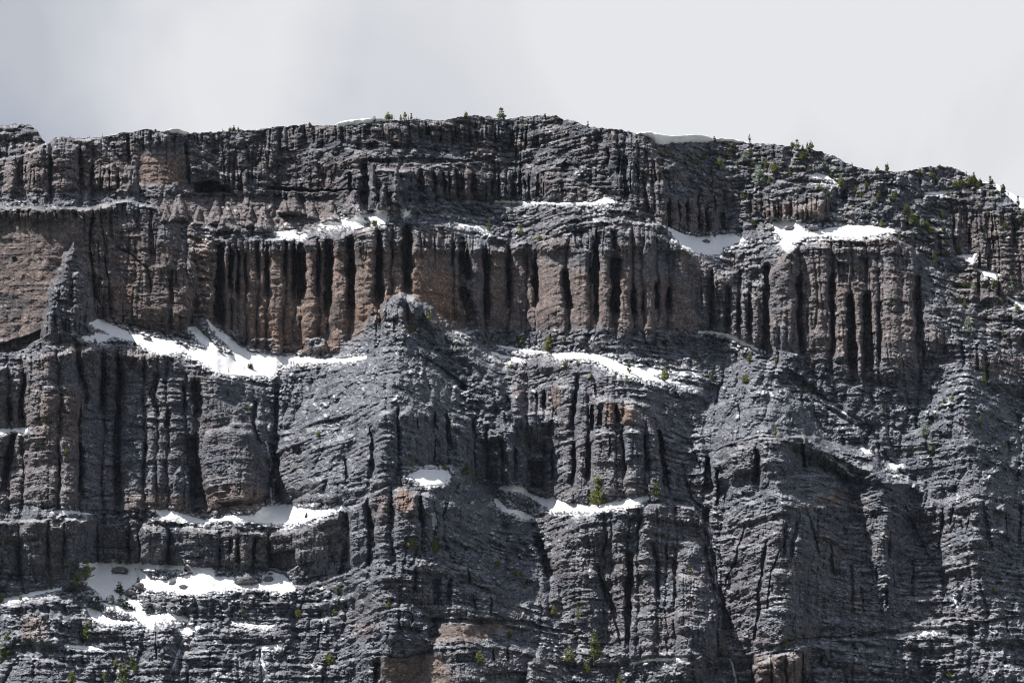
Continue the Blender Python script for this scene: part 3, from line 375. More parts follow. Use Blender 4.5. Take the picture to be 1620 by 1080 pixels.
# ------------------------------------------------------------------ snow: (label, [(block, polygon) or (block, polyline, width)])
SNOW = [
 ('large forked snowfield in the bay beside the tall left buttress', [
   (4,[(425,185),(470,170),(530,190),(610,228),(700,252),(790,260),(870,298),(960,330),(1060,400),(1090,432),(1020,412),(930,350),(880,315),(760,325),(700,300),(640,268),(560,248),(520,235)]),
   (4,[(895,205),(925,203),(960,235),(1010,285),(1060,325),(1120,345),(1060,350),(990,310),(930,250)]),
   (4,[(985,172),(1030,210),(1080,245),(1130,290),(1190,325),(1340,345),(1400,335),(1390,362),(1320,385),(1295,432),(1180,437),(1090,428),(1000,385),(900,318),(960,305),(1110,340),(1105,310),(1060,265),(1010,215)]),
   (4,[(1390,340),(1500,356),(1620,356),(1735,342),(1735,350),(1620,364),(1500,366),(1400,368)])]),
 ('small snow scrap beside the upper left tip of the forked snowfield', [(4,[(390,252),(470,235),(530,240),(500,268),(440,272)])]),
 ('tilted bright snowbank under the undercut pillar left of centre', [(7,[(745,265),(800,262),(870,280),(940,300),(960,308),(1060,300),(1070,285),(1200,290),(1250,245),(1350,235),(1450,260),(1530,265),(1620,238),(1625,246),(1540,278),(1480,300),(1440,320),(1330,325),(1200,308),(1080,312),(960,320),(860,307),(770,292)])]),
 ('broad ragged snowfield with rock islands on the lowest left ledge', [
   (7,[(415,590),(430,550),(520,520),(540,535),(530,560),(610,565),(620,525),(660,540),(720,590),(790,595),(860,575),(920,560),(900,535),(1010,540),(1020,575),(1110,580),(1110,610),(1250,610),(1245,570),(1290,550),(1340,570),(1385,610),(1390,635),(1340,650),(1220,622),(1100,627),(990,650),(930,660),(830,645),(690,632),(650,602),(590,640),(560,660),(620,680),(660,690),(650,720),(560,690),(490,680),(470,650),(420,610)]),
   (7,[(380,513),(520,513),(640,519),(760,523),(870,528),(870,540),(700,536),(380,526)])]),
 ('branching snow strip below the ragged lower left snowfield', [(7,[(480,700),(560,712),(640,738),(655,700),(690,750),(700,768),(780,748),(830,758),(880,768),(890,785),(780,778),(730,792),(722,822),(680,802),(640,762),(560,732)])]),
 ('thin curved snow strip near the lower left corner', [(7,[(415,728),(470,743),(500,775),(560,783),(650,795),(560,803),(450,785)])]),
 ('little snow wedge at the head of the lower left gully', [(7,[(850,825),(900,818),(945,812),(925,835),(885,855),(865,845)])]),
 ('snow ribbon on the ledge right of the lower left mound', [(7,[(1095,787),(1150,795),(1200,803),(1300,805),(1290,818),(1190,812),(1110,800)])]),
 ('short snow ribbon above the icy runnel at bottom left', [(7,[(1215,908),(1270,903),(1345,893),(1340,905),(1270,917),(1220,918)])]),
 ('slanting snow line at the left edge above the lowest trees', [(7,[(10,682),(80,668),(150,650),(290,628),(290,638),(160,662),(60,694),(10,694)])]),
 ('snow line on the slope at bottom left under the tree pair', [(7,[(305,898),(380,902),(430,905),(510,930),(430,918),(310,910)])]),
 ('thin snow lip on the left ledge under the pillar wall', [(7,[(240,268),(300,260),(385,270),(440,280),(380,278),(300,272)])]),
 ('small snow strip at the left edge halfway up the pillar wall', [(4,[(-40,690),(60,684),(132,684),(120,700),(50,702),(-40,712)])]),
 ('snow cap on top of the knob left of centre', [(8,[(325,95),(380,62),(420,52),(500,75),(522,108),(500,132),(470,140),(400,142),(360,122)])]),
 ('long curved snow band under the central pillar wall', [(8,[(752,155),(800,145),(860,153),(900,188),(970,213),(1000,204),(1060,230),(1150,240),(1240,233),(1350,213),(1455,198),(1460,210),(1380,236),(1250,252),(1150,264),(1050,260),(1010,272),(980,244),(940,225),(900,197),(850,172),(780,167)])]),
 ('narrow snow tongue below the curved central snow band', [(8,[(725,205),(745,212),(768,235),(790,255),(850,263),(912,298),(870,303),(820,278),(770,266),(740,238)])]),
 ('long tapering snow ramp on the ledge right of centre', [(5,[(1005,332),(1090,322),(1200,333),(1280,358),(1360,393),(1500,403),(1545,415),(1480,432),(1500,450),(1620,468),(1640,478),(1500,462),(1420,442),(1320,412),(1200,357),(1100,343),(1030,348)])]),
 ('broken snow line left of the long central ramp', [(5,[(740,290),(800,297),(860,307),(985,321),(980,328),(850,313),(790,302)])]),
 ('thin snow streak on the banded slope behind the central spur', [(5,[(715,322),(780,338),(860,355),(850,368),(780,352),(720,334)])]),
 ('bright notched snowbank below the fluted wall right of centre', [(0,[(1058,362),(1080,371),(1100,377),(1133,374),(1160,370),(1177,380),(1143,391),(1142,400),(1120,403),(1100,398),(1080,389)])]),
 ('large snowfield on the shelf above the right pillars', [(3,[(430,612),(500,605),(580,618),(560,640),(600,655),(700,635),(800,620),(900,626),(1000,643),(920,657),(830,672),(700,663),(600,673),(530,692),(480,732),(462,705),(480,680),(450,655)])]),
 ('small snow patch among trees under the right skyline', [(3,[(585,383),(640,374),(690,384),(745,432),(705,410),(640,393)])]),
 ('snow pocket among hoodoos above the brown middle wall', [(1,[(1495,612),(1560,604),(1620,598),(1680,580),(1750,570),(1820,555),(1838,560),(1825,610),(1770,592),(1720,602),(1700,628),(1620,612),(1560,628)])]),
 ('snow scrap right of the hoodoo snow pocket', [(2,[(285,545),(335,550),(318,570),(300,582),(292,562)])]),
 ('small sloping snow scrap above the black clefts on the left', [(1,[(1300,652),(1390,648),(1415,675),(1390,684),(1340,668)])]),
 ('small snow scrap on the rim left of the hoodoo snow pocket', [(1,[(1420,672),(1445,660),(1455,668),(1430,685)])]),
 ('small bright snow wedge under the upper right column wall', [(2,[(1185,516),(1225,500),(1250,488),(1284,503),(1240,517),(1200,521)])]),
 ('thin snow seam along the foot of the upper column wall', [(2,[(730,508),(800,506),(900,509),(1000,513),(1190,515),(1000,518),(900,514),(800,511)])]),
 ('slanting snow seam above the central brown pillars', [(2,[(535,608),(620,620),(700,628),(690,646),(620,634),(560,622)])]),
 ('snow patch among rocks on the far right slope', [(3,[(1308,766),(1350,760),(1392,756),(1385,775),(1368,795),(1345,778)])]),
 ('ragged snow bits on the far right rocky shoulder', [(3,[(1400,830),(1450,838),(1500,850),(1490,872),(1440,858),(1415,848)])]),
 ('snow seam under the trees of the right skyline', [(3,[(1150,468),(1210,462),(1285,452),(1275,466),(1220,472)])]),
 ('small snow scrap on the far right slope above the pillars', [(3,[(1100,500),(1125,495),(1130,508),(1105,512)])]),
 ('snow bit at the right edge below the far wall', [(3,[(1540,960),(1600,985),(1700,1010),(1700,1026),(1590,1000)])]),
 ('small snow triangle in the gully on the right', [(6,[(970,853),(1042,853),(1025,872),(1008,888),(990,876)])]),
 ('thin snow streak down the right flank of the right spur', [(6,[(700,828),(760,868),(822,915)],11)]),
 ('long faint snow streak in the gully beneath the right pillars', [(6,[(600,520),(660,552),(720,580),(830,655)],9)]),
 ('snow seam below the dark wall right of centre', [(6,[(75,225),(140,228),(200,236),(290,280),(390,322)],11)]),
 ('snow seam at the left foot of the right spur', [(6,[(-60,418),(20,415),(100,425)],12)]),
 ('short snow line below the seam left of the right spur', [(6,[(-20,482),(40,483),(95,495)],11)]),
 ('thin snow line across the foot of the lower right pillars', [(8,[(1372,990),(1450,972),(1540,968),(1640,964)],11)]),
 ('thin snow line under the overhang of the big lower right dome', [(9,[(1020,852),(1130,836),(1245,829)],10)]),
 ('small snow patch in the upper groove of the right gully', [(6,[(850,775),(880,785),(895,800),(870,798)])]),
 ('bluish ice runnel falling between pillars left of centre', [(4,[(1262,742),(1285,820),(1292,880)],12),(4,[(1300,930),(1297,985),(1298,1045)],13)]),
 ('white ice thread in the deep gully beside the big dome', [(9,[(122,330),(126,460),(150,580),(178,700)],7)]),
 ('white ice thread at the bottom of the deep gully', [(9,[(222,955),(240,1010),(255,1085)],9)]),
 ('pale ice runnel left of the lower left mound', [(7,[(872,862),(845,950),(808,1040)],6)]),
 ('pale ice runnel right of the lower left mound', [(7,[(1238,915),(1248,990),(1256,1070)],6)]),
 ('small bluish ice patch in the recess right of the orange face', [(8,[(430,275),(455,275),(452,330),(440,345)])]),
 ('thin ice thread beside the right edge of the big dome', [(9,[(1278,655),(1295,690),(1303,720)],8)]),
]
# cornices standing on the rim: (label, crest line in chart pixels)
CORNICE = [
 ('long grey snow cornice on the rim left of the ridge trees', [(528,199),(538,193),(550,190.5),(570,188.5),(590,187),(606,187.5),(622,191)]),
 ('thick grey snow cornice overhanging the rim right of the summit', [(1004,213),(1012,209.5),(1030,208.5),(1045,212),(1060,215),(1080,214),(1100,212.5),(1118,215),(1132,221)]),
 ('small rounded snow cornice on the left rim', [(260,211),(264,206),(272,203.5),(282,203),(292,207),(299,209),(300,213)]),
 ('flat white snow crest right of the thick cornice', [(1126,222),(1140,218.5),(1155,219.5),(1170,222),(1186,227)]),
 ('thin white snow crest on the far left rim', [(148,219),(165,216),(180,213.5),(196,208.5),(206,210)]),
 ('slim white snow lip on the rim left of the long cornice', [(398,207),(408,204.5),(416,203),(424,204)]),
 ('thin snow cap on the rim near the small rounded cornice', [(218,208),(228,203.8),(238,204),(246,208)]),
]
# ------------------------------------------------------------------ the depth of the face
def paint(arr, poly, val, a=-1.0, b=2.0, uu=UW, vv=VW):
    sl = window(poly, 8)
    if sl[0].stop <= sl[0].start or sl[1].stop <= sl[1].start: return
    w = sstep(a, b, sdf(uu[sl], vv[sl], poly)); arr[sl] += (val - arr[sl]) * w

ridge_v = np.interp(us, [p[0] for p in RIDGE], [p[1] for p in RIDGE]).astype(np.float32)
ridge_v += 2.6 * fbm(us / 9, us * 0 + 3.3, 51, 3) + 0.9 * np.round(1.6 * fbm(us / 17, us * 0 + 9.1, 55, 2))

snow_polys = []
for label, items in SNOW:
    g = []
    for it in items:
        g.append(strip(P(it[0], it[1]), it[2] / 3.0) if len(it) == 3 else P(it[0], it[1]))
    snow_polys.append(g)

S = np.full(U.shape, .24, np.float32) + .10 * fbm(U / 60, V / 26, 61, 3)
for t, pts, val, nm in SLOPE: paint(S, P(t, pts), val)
snow_mask = np.zeros(U.shape, np.float32)
for (label, items), g in zip(SNOW, snow_polys):
    for it, poly in zip(items, g):
        thread = 'ice' in label
        if not thread: paint(S, poly, .95 if len(it) == 2 else .6, -4, 1.5, U, V)
        sl = window(poly, 10); m = sstep(-5, 1, sdf(U[sl], V[sl], poly)) * (.7 if thread else 1.0)
        snow_mask[sl] = np.maximum(snow_mask[sl], m)
Sb = blur(S, 1, 1)
Y = 1500 + np.cumsum((Sb * STEP)[::-1], axis=0)[::-1]
target = 1500 + .25 * (1140 - V) + 14 * fbm(U / 330, V / 300, 71, 2) + np.clip(U - 1000, 0, None) * .06
E = target - Y
Y = Y + blur(E, 84, 72)
Ev = blur(Y - target, 0, 62); Y = Y - Ev + blur(Ev, 34, 0)   # no seams that run up the whole face
Y = blur(Y, 1, 0)
def smear(p, rate):                             # a bulge runs out downwards instead of ending in an overhang
    for i in range(1, p.shape[0]): p[i] = np.maximum(p[i], p[i - 1] - rate * STEP)
    return p
C = 1 - sstep(.10, .34, blur(S, 3, 3))          # cliff mask
for t, pts, amt, soft, nm in RELIEF:
    if amt == 0: continue
    poly = P(t, pts); sl = window(poly, 6)
    if sl[0].stop <= sl[0].start or sl[1].stop <= sl[1].start: continue
    if amt > 0: sl = (slice(sl[0].start, min(GH, sl[0].stop + int(amt / .22 / STEP))), sl[1])
    d = np.clip(sdf(UW[sl], VW[sl], poly) / soft, 0, 1)
    prof = np.sqrt(np.clip(1 - (1 - d) ** 2, 0, 1)) if amt > 0 else sstep(0, 1, d)
    if soft > 15: prof = .25 * sstep(0, .12, d) + .75 * d
    if amt == 34: prof = prof * (1.35 - .40 * np.clip((UW[sl] + 64) / 214, 0, 1)) * (1 - .96 * np.clip((UW[sl] - 150) / 165, 0, 1))   # this face turns away to the right
    Y[sl] -= smear(amt * prof, .22) if amt > 0 else amt * prof
su = U + 2.2 * (UW - U) + 9 * fbm(U / 60, V / 45, 75, 3)
for crest, kl, kr, rnd, fade in SPURS:
    cv_ = [p[1] for p in crest]; uc = np.interp(V, cv_, [p[0] for p in crest]); A = np.interp(V, cv_, [p[2] for p in crest])
    fade = max(fade, crest[-1][2] / .17)
    A = A * sstep(cv_[0] - 3, cv_[0] + 2, VW) * (1 - np.clip((VW - cv_[-1]) / fade, 0, 1))
    x_ = su - uc; fall = np.where(x_ < 0, kl, kr) * (np.sqrt(x_ * x_ + rnd * rnd) - rnd)
    Y -= np.clip(A - fall, 0, None)
for t, ax, ay, hw, by, amt in CONES:
    poly = P(t, [(ax - .18 * hw, ay), (ax + .18 * hw, ay), (ax + .5 * hw, ay + .4 * (by - ay)), (ax + hw, by), (ax - hw, by), (ax - .5 * hw, ay + .4 * (by - ay))])
    sl = window(poly, 6); d = np.clip(sdf(UW[sl], VW[sl], poly) / (hw / 3 * .55), 0, 1)
    Y[sl] -= 2.3 * amt * np.sqrt(np.clip(1 - (1 - d) ** 2, 0, 1))
# rounded columns between the clefts of the walls
COLS = ('pillar_wall', 'column_wall', 'fluted_wall', 'castellated_wall', 'lower_wall', 'brown_wall', 'spur_wall', 'knob_wall')
def wall_cuts(nm, poly, least):
    cuts = []
    if nm in COLS:
        for gt, gp, gw, gd in GROOVE:
            g = P(gt, gp); cc = (sum(p[0] for p in g) / len(g), sum(p[1] for p in g) / len(g))
            if abs(g[-1][1] - g[0][1]) < 1.5 * abs(g[-1][0] - g[0][0]) or gd < least: continue
            if sdf(np.array([cc[0]]), np.array([cc[1]]), poly)[0] > 0: cuts.append(cc[0])
    cuts.sort(); return [c for i, c in enumerate(cuts) if i == 0 or c - cuts[i - 1] > 8]
for t, pts, val, nm in SLOPE:
    if not nm: continue
    poly = P(t, pts); cuts = wall_cuts(nm, poly, 4)
    if not cuts: continue
    xs_ = [p[0] for p in poly]; edges = [min(xs_) - 4] + cuts + [max(xs_) + 4]; sl = window(poly, 4)
    sl = (slice(sl[0].start, min(GH, sl[0].stop + 30)), sl[1]); bulge = np.zeros(U[sl].shape, np.float32)
    inside = sdf(UW[sl], VW[sl], poly); uu = U[sl] + 1.4 * (UW[sl] - U[sl]) + 4 * perlin(U[sl] / 40, V[sl] / 60, 95)
    for a, b in zip(edges[:-1], edges[1:]):
        wdt = b - a; q = np.random.default_rng(int(a * 10) % 99991); top = q.uniform(3, 20); amp = min(.28 * wdt, 11.0) * q.uniform(.8, 1.3); sk = q.uniform(-.25, .25)
        x_ = np.clip((uu - a) / wdt * 2 - 1, -1, 1); x_ = x_ + sk * (1 - x_ * x_)
        inn = (uu > a) & (uu < b)
        bulge += np.where(inn, amp * np.sqrt(np.clip(1 - np.abs(x_) ** 2.6, 0, 1)) * sstep(0, top, inside), 0)
    Y[sl] -= smear(bulge, .22)
Y0 = Y.copy()                                   # the body before fine relief

quiet = np.zeros(U.shape, np.float32)
for t, pts, val in SMOOTH:
    poly = P(t, pts); sl = window(poly, 20); quiet[sl] = np.maximum(quiet[sl], val * sstep(-6, 10, sdf(UW[sl], VW[sl], poly)))
for t, pts, amt, soft, nm in RELIEF:
    if nm in ('rock_spire', 'rock_knob', 'rock_pinnacle', 'rock_rib', 'rock_spur'):
        poly = P(t, pts); sl = window(poly, 12); quiet[sl] *= 1 - sstep(-3, 3, sdf(UW[sl], VW[sl], poly))
calm = 1 - .93 * snow_mask
Zp = height_of(V, Y) / .3                       # height in pixel-sized units, bedding follows it
# lumps and gullies
lump = 5.0 * fbm(U / 52, V / 46, 81, 3) - 6.5 * np.abs(fbm(U / 40, V / 32, 85, 2)) - 4.2 * np.abs(perlin(U / 17 + .01 * V, V / 13, 87)) - 1.8 * np.abs(perlin(U / 8, V / 6.5, 89))
Y += lump * calm * (1 - .8 * quiet) * (1 - .35 * C) * (1 - .35 * sstep(480, 600, V))
gul = np.clip(1 - np.abs(perlin((U + 10 * fbm(U / 70, V / 70, 95, 2)) / 26, V / 75, 97)) / .22, 0, 1)
Y += 3.4 * gul ** 1.4 * (1 - .7 * C) * calm * (1 - .8 * quiet)
# bedding ledges
wob = 3 * fbm(U / 70, V / 70, 91, 2)
b1 = perlin(U / 150 + 3, (Zp + wob) / 10.0, 101); b2 = perlin(U / 70, (Zp + .7 * wob) / 4.6, 103); b3 = perlin(U / 260, (Zp + wob) / 26.0, 105)
bed = 2.6 * sstep(-.14, .14, b3) + 1.9 * sstep(-.10, .10, b1) + .6 * sstep(-.1, .12, b2)
apron = sstep(.34, .46, blur(S, 4, 4)) * (1 - snow_mask)
bed_amp = (1 - .5 * apron) * (.30 + .85 * np.clip(fbm(U / 60, V / 40, 111, 3) + .45, 0, 1.2)) * (1 - .85 * quiet) * (1 - .35 * C)
low = sstep(480, 600, V)
Y -= (.85 + .4 * low) * bed * bed_amp * calm
# flutes and columns on the steep parts
lean = 6 * fbm(U / 90, V / 130, 121, 2)
n1 = perlin((U + lean) / 15, V / 170 + 7, 123); n2 = perlin((U + lean) / 6.5, V / 80, 125); n3 = perlin((U + lean) / 34, V / 240, 127)
cl = lambda n, w: np.clip(1 - np.abs(n) / w, 0, 1)
where = sstep(-.25, .3, fbm(U / 70, V / 45, 131, 2))
fl = .7 * (3.6 * cl(n1, .16) ** 1.3 * where + 1.2 * cl(n2, .2) * (.3 + .7 * where) + 3.5 * cl(n3, .10) * where)
upper = 1 - .68 * sstep(530, 600, V)
Y += fl * (.05 + .95 * C * upper) * calm * (1 - np.clip(1.25 * quiet, 0, .97))
Y -= (3.2 * np.sqrt(np.clip(np.abs(n1) / .5, 0, 1)) * (.4 + .6 * where) + 5.0 * np.sqrt(np.abs(n3))) * C * upper * calm * (1 - np.clip(1.2 * quiet, 0, .95))
# fractured blocks between the beds
jz = Zp + .35 * wob
_, q1 = cells((U + 3 * perlin(U / 20, V / 20, 133)) / 17, jz / 9.5, 5); _, q2 = cells(U / 8.5, jz / 5.2, 6)
Y -= (1 - .35 * low) * (3.4 * (q1 - .5) + 1.7 * (q2 - .5)) * calm * (1 - .92 * quiet) * (1 - .3 * C) * (1 - .45 * apron)
# clefts
cleft = np.zeros(U.shape, np.float32)
for t, pts, w, dep in GROOVE:
    poly = P(t, pts); wp = (w if t == 0 else w / 3.0) / 2
    sl = window(poly, wp + 8)
    if sl[0].stop <= sl[0].start or sl[1].stop <= sl[1].start: continue
    uu = U[sl] + (UW[sl] - U[sl]) * .75 + 2.6 * perlin(V[sl] / 28 + poly[0][0] * .37, U[sl] * 0 + poly[0][0] * .11, 145); vv = V[sl] + (VW[sl] - V[sl])
    d, s = line_dist(uu, vv, poly)
    steep = abs(poly[-1][1] - poly[0][1]) > abs(poly[-1][0] - poly[0][0])
    q = np.random.default_rng(int(abs(poly[0][0] * 13 + poly[0][1] * 7))); wa, wb = (q.uniform(.45, 1.15), q.uniform(.6, 1.2))
    wl = wp * (wa + (wb - wa) * s) * (1 + .55 * perlin(s * 6, s * 0 + wp * 7.7 + poly[0][0], 141) + .3 * perlin(vv / 5, vv * 0 + poly[0][0], 143))
    wl = np.maximum((.8 if t in (7, 9) and w < 30 else 1.1) * wl, .9)
    prof = 1 - sstep(.75, 1.2, d / wl)
    if steep: prof = prof * (.6 + .4 * sstep(0, .12, s)) * (1 - .75 * sstep(.82, 1.0, s))
    if steep and dep > 4: prof = np.maximum(prof, .17 * (1 - sstep(0, 6.5, d - wl)) ** 1.5)
    cleft[sl] = np.maximum(cleft[sl], prof * dep * q.uniform(.7, 1.15) * (.7 if t in (7, 9) and w < 30 else 1) * (1.3 if steep else .55))
Y += cleft * (1 - .9 * snow_mask)
# stones, knobs and grit
rough = np.clip(1 - quiet, .12, 1) * calm
k1, r1 = cells(U / 5.6, V / 4.6, 1); k2, r2 = cells(U / 3.1, V / 2.7, 2); k3, r3 = cells(U / 11.5, V / 9.0, 3)
dens = sstep(-.25, .35, fbm(U / 55, V / 40, 151, 3)) * (1 - .45 * C) + .15
knob = 1.0 * np.clip(1 - k1 / .62, 0, 1) ** .7 * (r1 > .45) * dens + .45 * np.clip(1 - k2 / .6, 0, 1) ** .7 * (r2 > .4) + 1.6 * np.clip(1 - k3 / .6, 0, 1) ** .8 * (r3 > .6) * dens * (1 - .6 * C)
Y -= (1.6 + .1 * low + .6 * apron) * knob * rough
Y += (.8 * fbm(U / 5, V / 4, 161, 3) + .12 * perlin(U / 1.9, V / 1.9, 165)) * np.clip(rough + .1, 0, 1)
Y = Y.astype(np.float32)

# pieces of the mountain: which piece each spot belongs to
piece = np.zeros(U.shape, np.int32); piece_names = ['mountain']
def add_piece(name, mask, sl):
    piece_names.append(name); sub = piece[sl]; sub[mask] = len(piece_names) - 1
for t, pts, val, nm in SLOPE:
    if not nm: continue
    poly = P(t, pts); sl = window(poly, 4); m = sdf(UW[sl], VW[sl], poly) > 0
    cuts = wall_cuts(nm, poly, 5); cuts = [c for i, c in enumerate(cuts) if i == 0 or c - cuts[i - 1] > 10]
    if not cuts: add_piece(nm, m, sl); continue
    edges = [-1e9] + cuts + [1e9]
    for a, b in zip(edges[:-1], edges[1:]):
        mm = m & (UW[sl] >= a) & (UW[sl] < b)
        if mm.sum() > 250: add_piece('rock_pillar', mm, sl)
for t, pts, amt, soft, nm in RELIEF:
    if nm:
        poly = P(t, pts); sl = window(poly, 4); m = sdf(UW[sl], VW[sl], poly) > 0
        if nm in ('rock_spur', 'domed_buttress'): m &= piece[sl] == 0
        add_piece(nm, m, sl)
for t, ax, ay, hw, by, amt in CONES:
    poly = P(t, [(ax, ay), (ax + .5 * hw, ay + .4 * (by - ay)), (ax + hw, by), (ax - hw, by), (ax - .5 * hw, ay + .4 * (by - ay))])
    sl = window(poly, 4); add_piece('rock_hoodoo', sdf(UW[sl], VW[sl], poly) > 0, sl)

# colours of the rock itself, with some shade painted in
brown = np.clip(.30 + .55 * fbm(U / 60, V / 40, 171, 3), 0, .55) * (.25 + .75 * C) * (1 - .5 * sstep(540, 620, V))
for t, pts, val in BROWN:
    poly = P(t, pts); sl = window(poly, 24); m = val * sstep(-8, 12, sdf(UW[sl] + 8 * perlin(U[sl] / 20, V[sl] / 20, 181), VW[sl], poly)); brown[sl] = np.maximum(brown[sl], m)
for t, pts, amt, soft, nm in RELIEF:
    if nm in ('rock_spire', 'rock_knob', 'rock_pinnacle', 'rock_rib', 'rock_spur'):
        poly = P(t, pts); sl = window(poly, 12); brown[sl] *= 1 - .75 * sstep(-3, 3, sdf(UW[sl], VW[sl], poly))
orange = np.zeros(U.shape, np.float32)
for t, pts, val in ORANGE:
    poly = P(t, pts); sl = window(poly, 20); m = val * sstep(-3, 9, sdf(UW[sl] + 5 * perlin(U[sl] / 12, V[sl] / 12, 183), VW[sl], poly)); orange[sl] = np.maximum(orange[sl], m)
stain_shade = np.zeros(U.shape, np.float32)
for t, x, y0, y1, w in STAIN_SHADE:
    poly = P(t, [(x, y0), (x, y1)]); wp = w / 6.0; sl = window(poly, wp + 6)
    d, s = line_dist(U[sl] + .8 * perlin(U[sl] / 3, V[sl] / 18, 191), V[sl], poly)
    stain_shade[sl] = np.maximum(stain_shade[sl], (1 - sstep(.5, 1.3, d / wp)) * (1 - .55 * s) * .9)
drip = sstep(.08, .34, perlin(U / 4.2, V / 90, 193)) * sstep(-.1, .3, fbm(U / 50, V / 60, 195, 2)) * C
stain_shade = np.maximum(stain_shade, .62 * drip)

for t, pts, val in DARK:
    poly = P(t, pts); sl = window(poly, 30); m = val * sstep(-20, 20, sdf(UW[sl], VW[sl], poly)) * sstep(-.3, .25, fbm(U[sl] / 26, V[sl] / 14, 197, 3)); stain_shade[sl] = np.maximum(stain_shade[sl], m)
# ridge: rows above the rim lie back as the plateau
Vg = np.maximum(V, ridge_v[None, :])
above = np.clip(np.round((ridge_v[None, :] - V) / STEP), 0, None)
top_i = np.argmax(V >= ridge_v[None, :], axis=0)
Ytop = Y[top_i, np.arange(GW)]
Yg = np.where(above > 0, Ytop[None, :], Y)
X3, Y3, Z3 = to_world(U, Vg, Yg)
k = np.clip(above - 1, 0, 14)
X3 = X3 * (1 + 0.0 * k); Y3 = Y3 + k * 9.0; Z3 = Z3 + k * .9 + np.where(k > 0, -.3, 0)
keep = above <= 14
POS = np.stack([X3, Y3, Z3], -1).astype(np.float32)
dx = np.gradient(POS, axis=1); dv = np.gradient(POS, axis=0); NRM = np.cross(dv, dx); NRM /= np.linalg.norm(NRM, axis=-1, keepdims=True) + 1e-9
NRM *= np.where(NRM[..., 1:2] > 0, -1, 1)
# fresh snow dusting, and sunlit glints painted white, on small flat tops
dust_glint = sstep(.45, .8, NRM[..., 2]) * sstep(.35, .8, knob) * sstep(.08, .32, perlin(U / 7, V / 6, 201) + .5 * fbm(U / 70, V / 50, 203, 3)) * (1 - .5 * quiet)
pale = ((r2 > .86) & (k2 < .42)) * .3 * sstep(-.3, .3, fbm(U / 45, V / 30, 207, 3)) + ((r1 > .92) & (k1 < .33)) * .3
dust_glint = np.maximum(dust_glint, pale * sstep(.0, .4, NRM[..., 2]) * (1 - np.clip(1.4 * quiet, 0, .95)))
dust_glint = np.maximum(dust_glint, .40 * sstep(.62, .86, NRM[..., 2]) * (1 - .55 * apron) * sstep(-.25, .25, fbm(U / 30, V / 18, 209, 3)) * (1 - .6 * quiet))  # ledge tops painted paler as lit edges, besides snow and gravel
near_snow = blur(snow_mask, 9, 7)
dust_glint = np.clip(dust_glint + sstep(.25, .6, NRM[..., 2]) * sstep(.05, .45, near_snow) * sstep(-.12, .25, perlin(U / 4, V / 3, 205)), 0, 1)
ATTR = np.stack([brown, np.clip(stain_shade, 0, 1), np.clip(dust_glint, 0, 1) * (.55 + .3 * sstep(.02, .2, near_snow)), orange], -1).astype(np.float32)

def mesh_from(name, verts, faces, attr=None, mat=None, smooth=False):
    me = bpy.data.meshes.new(name); n = len(verts); f = len(faces); kk = faces.shape[1]
    me.vertices.add(n); me.vertices.foreach_set('co', np.ascontiguousarray(verts, np.float32).ravel())
    me.loops.add(f * kk); me.loops.foreach_set('vertex_index', np.ascontiguousarray(faces, np.int32).ravel())
    me.polygons.add(f); me.polygons.foreach_set('loop_start', np.arange(0, f * kk, kk, dtype=np.int32))
    me.polygons.foreach_set('use_smooth', np.full(f, smooth, bool))
    me.update(calc_edges=True)
    if attr is not None:
        at = me.attributes.new('rock', 'FLOAT_COLOR', 'POINT'); at.data.foreach_set('color', np.ascontiguousarray(attr, np.float32).ravel())
    if mat: me.materials.append(mat)
    return me
def obj(name, me, parent=None, **props):
    o = bpy.data.objects.new(name, me); COL.objects.link(o)
    if parent: o.parent = parent
    for a, b in props.items(): o[a] = b
    return o
# ------------------------------------------------------------------ materials
def new_mat(name, rough=.9):
    m = bpy.data.materials.new(name); m.use_nodes = True; nt = m.node_tree; b = nt.nodes['Principled BSDF']
    b.inputs['Roughness'].default_value = rough; b.inputs['Specular IOR Level'].default_value = .25
    return m, nt, b
def nnode(nt, t, **kw):
    n = nt.nodes.new(t)
    for a, v in kw.items(): setattr(n, a, v)
    return n
def mixc(nt, fac, a, b, mode='MIX'):
    n = nnode(nt, 'ShaderNodeMix', data_type='RGBA', blend_type=mode)
    for s, v in (('Factor', fac), ('A', a), ('B', b)):
        if hasattr(v, 'links') or hasattr(v, 'is_output'): nt.links.new(v, n.inputs[s])
        elif isinstance(v, tuple): n.inputs[s].default_value = v if len(v) == 4 else v + (1,)
        else: n.inputs[s].default_value = v
    return n.outputs['Result']
def noise(nt, vec, scale, detail=4, rough=.6):
    n = nnode(nt, 'ShaderNodeTexNoise'); n.inputs['Scale'].default_value = scale; n.inputs['Detail'].default_value = detail; n.inputs['Roughness'].default_value = rough
    nt.links.new(vec, n.inputs['Vector']); return n.outputs['Fac']
def ramp(nt, fac, stops):
    r = nnode(nt, 'ShaderNodeValToRGB'); e = r.color_ramp.elements
    while len(e) < len(stops): e.new(.5)
    for q, (p, c) in zip(e, stops): q.position = p; q.color = c if len(c) == 4 else c + (1,)
    nt.links.new(fac, r.inputs['Fac']); return r.outputs['Color']
def g(v): return (v, v, v)

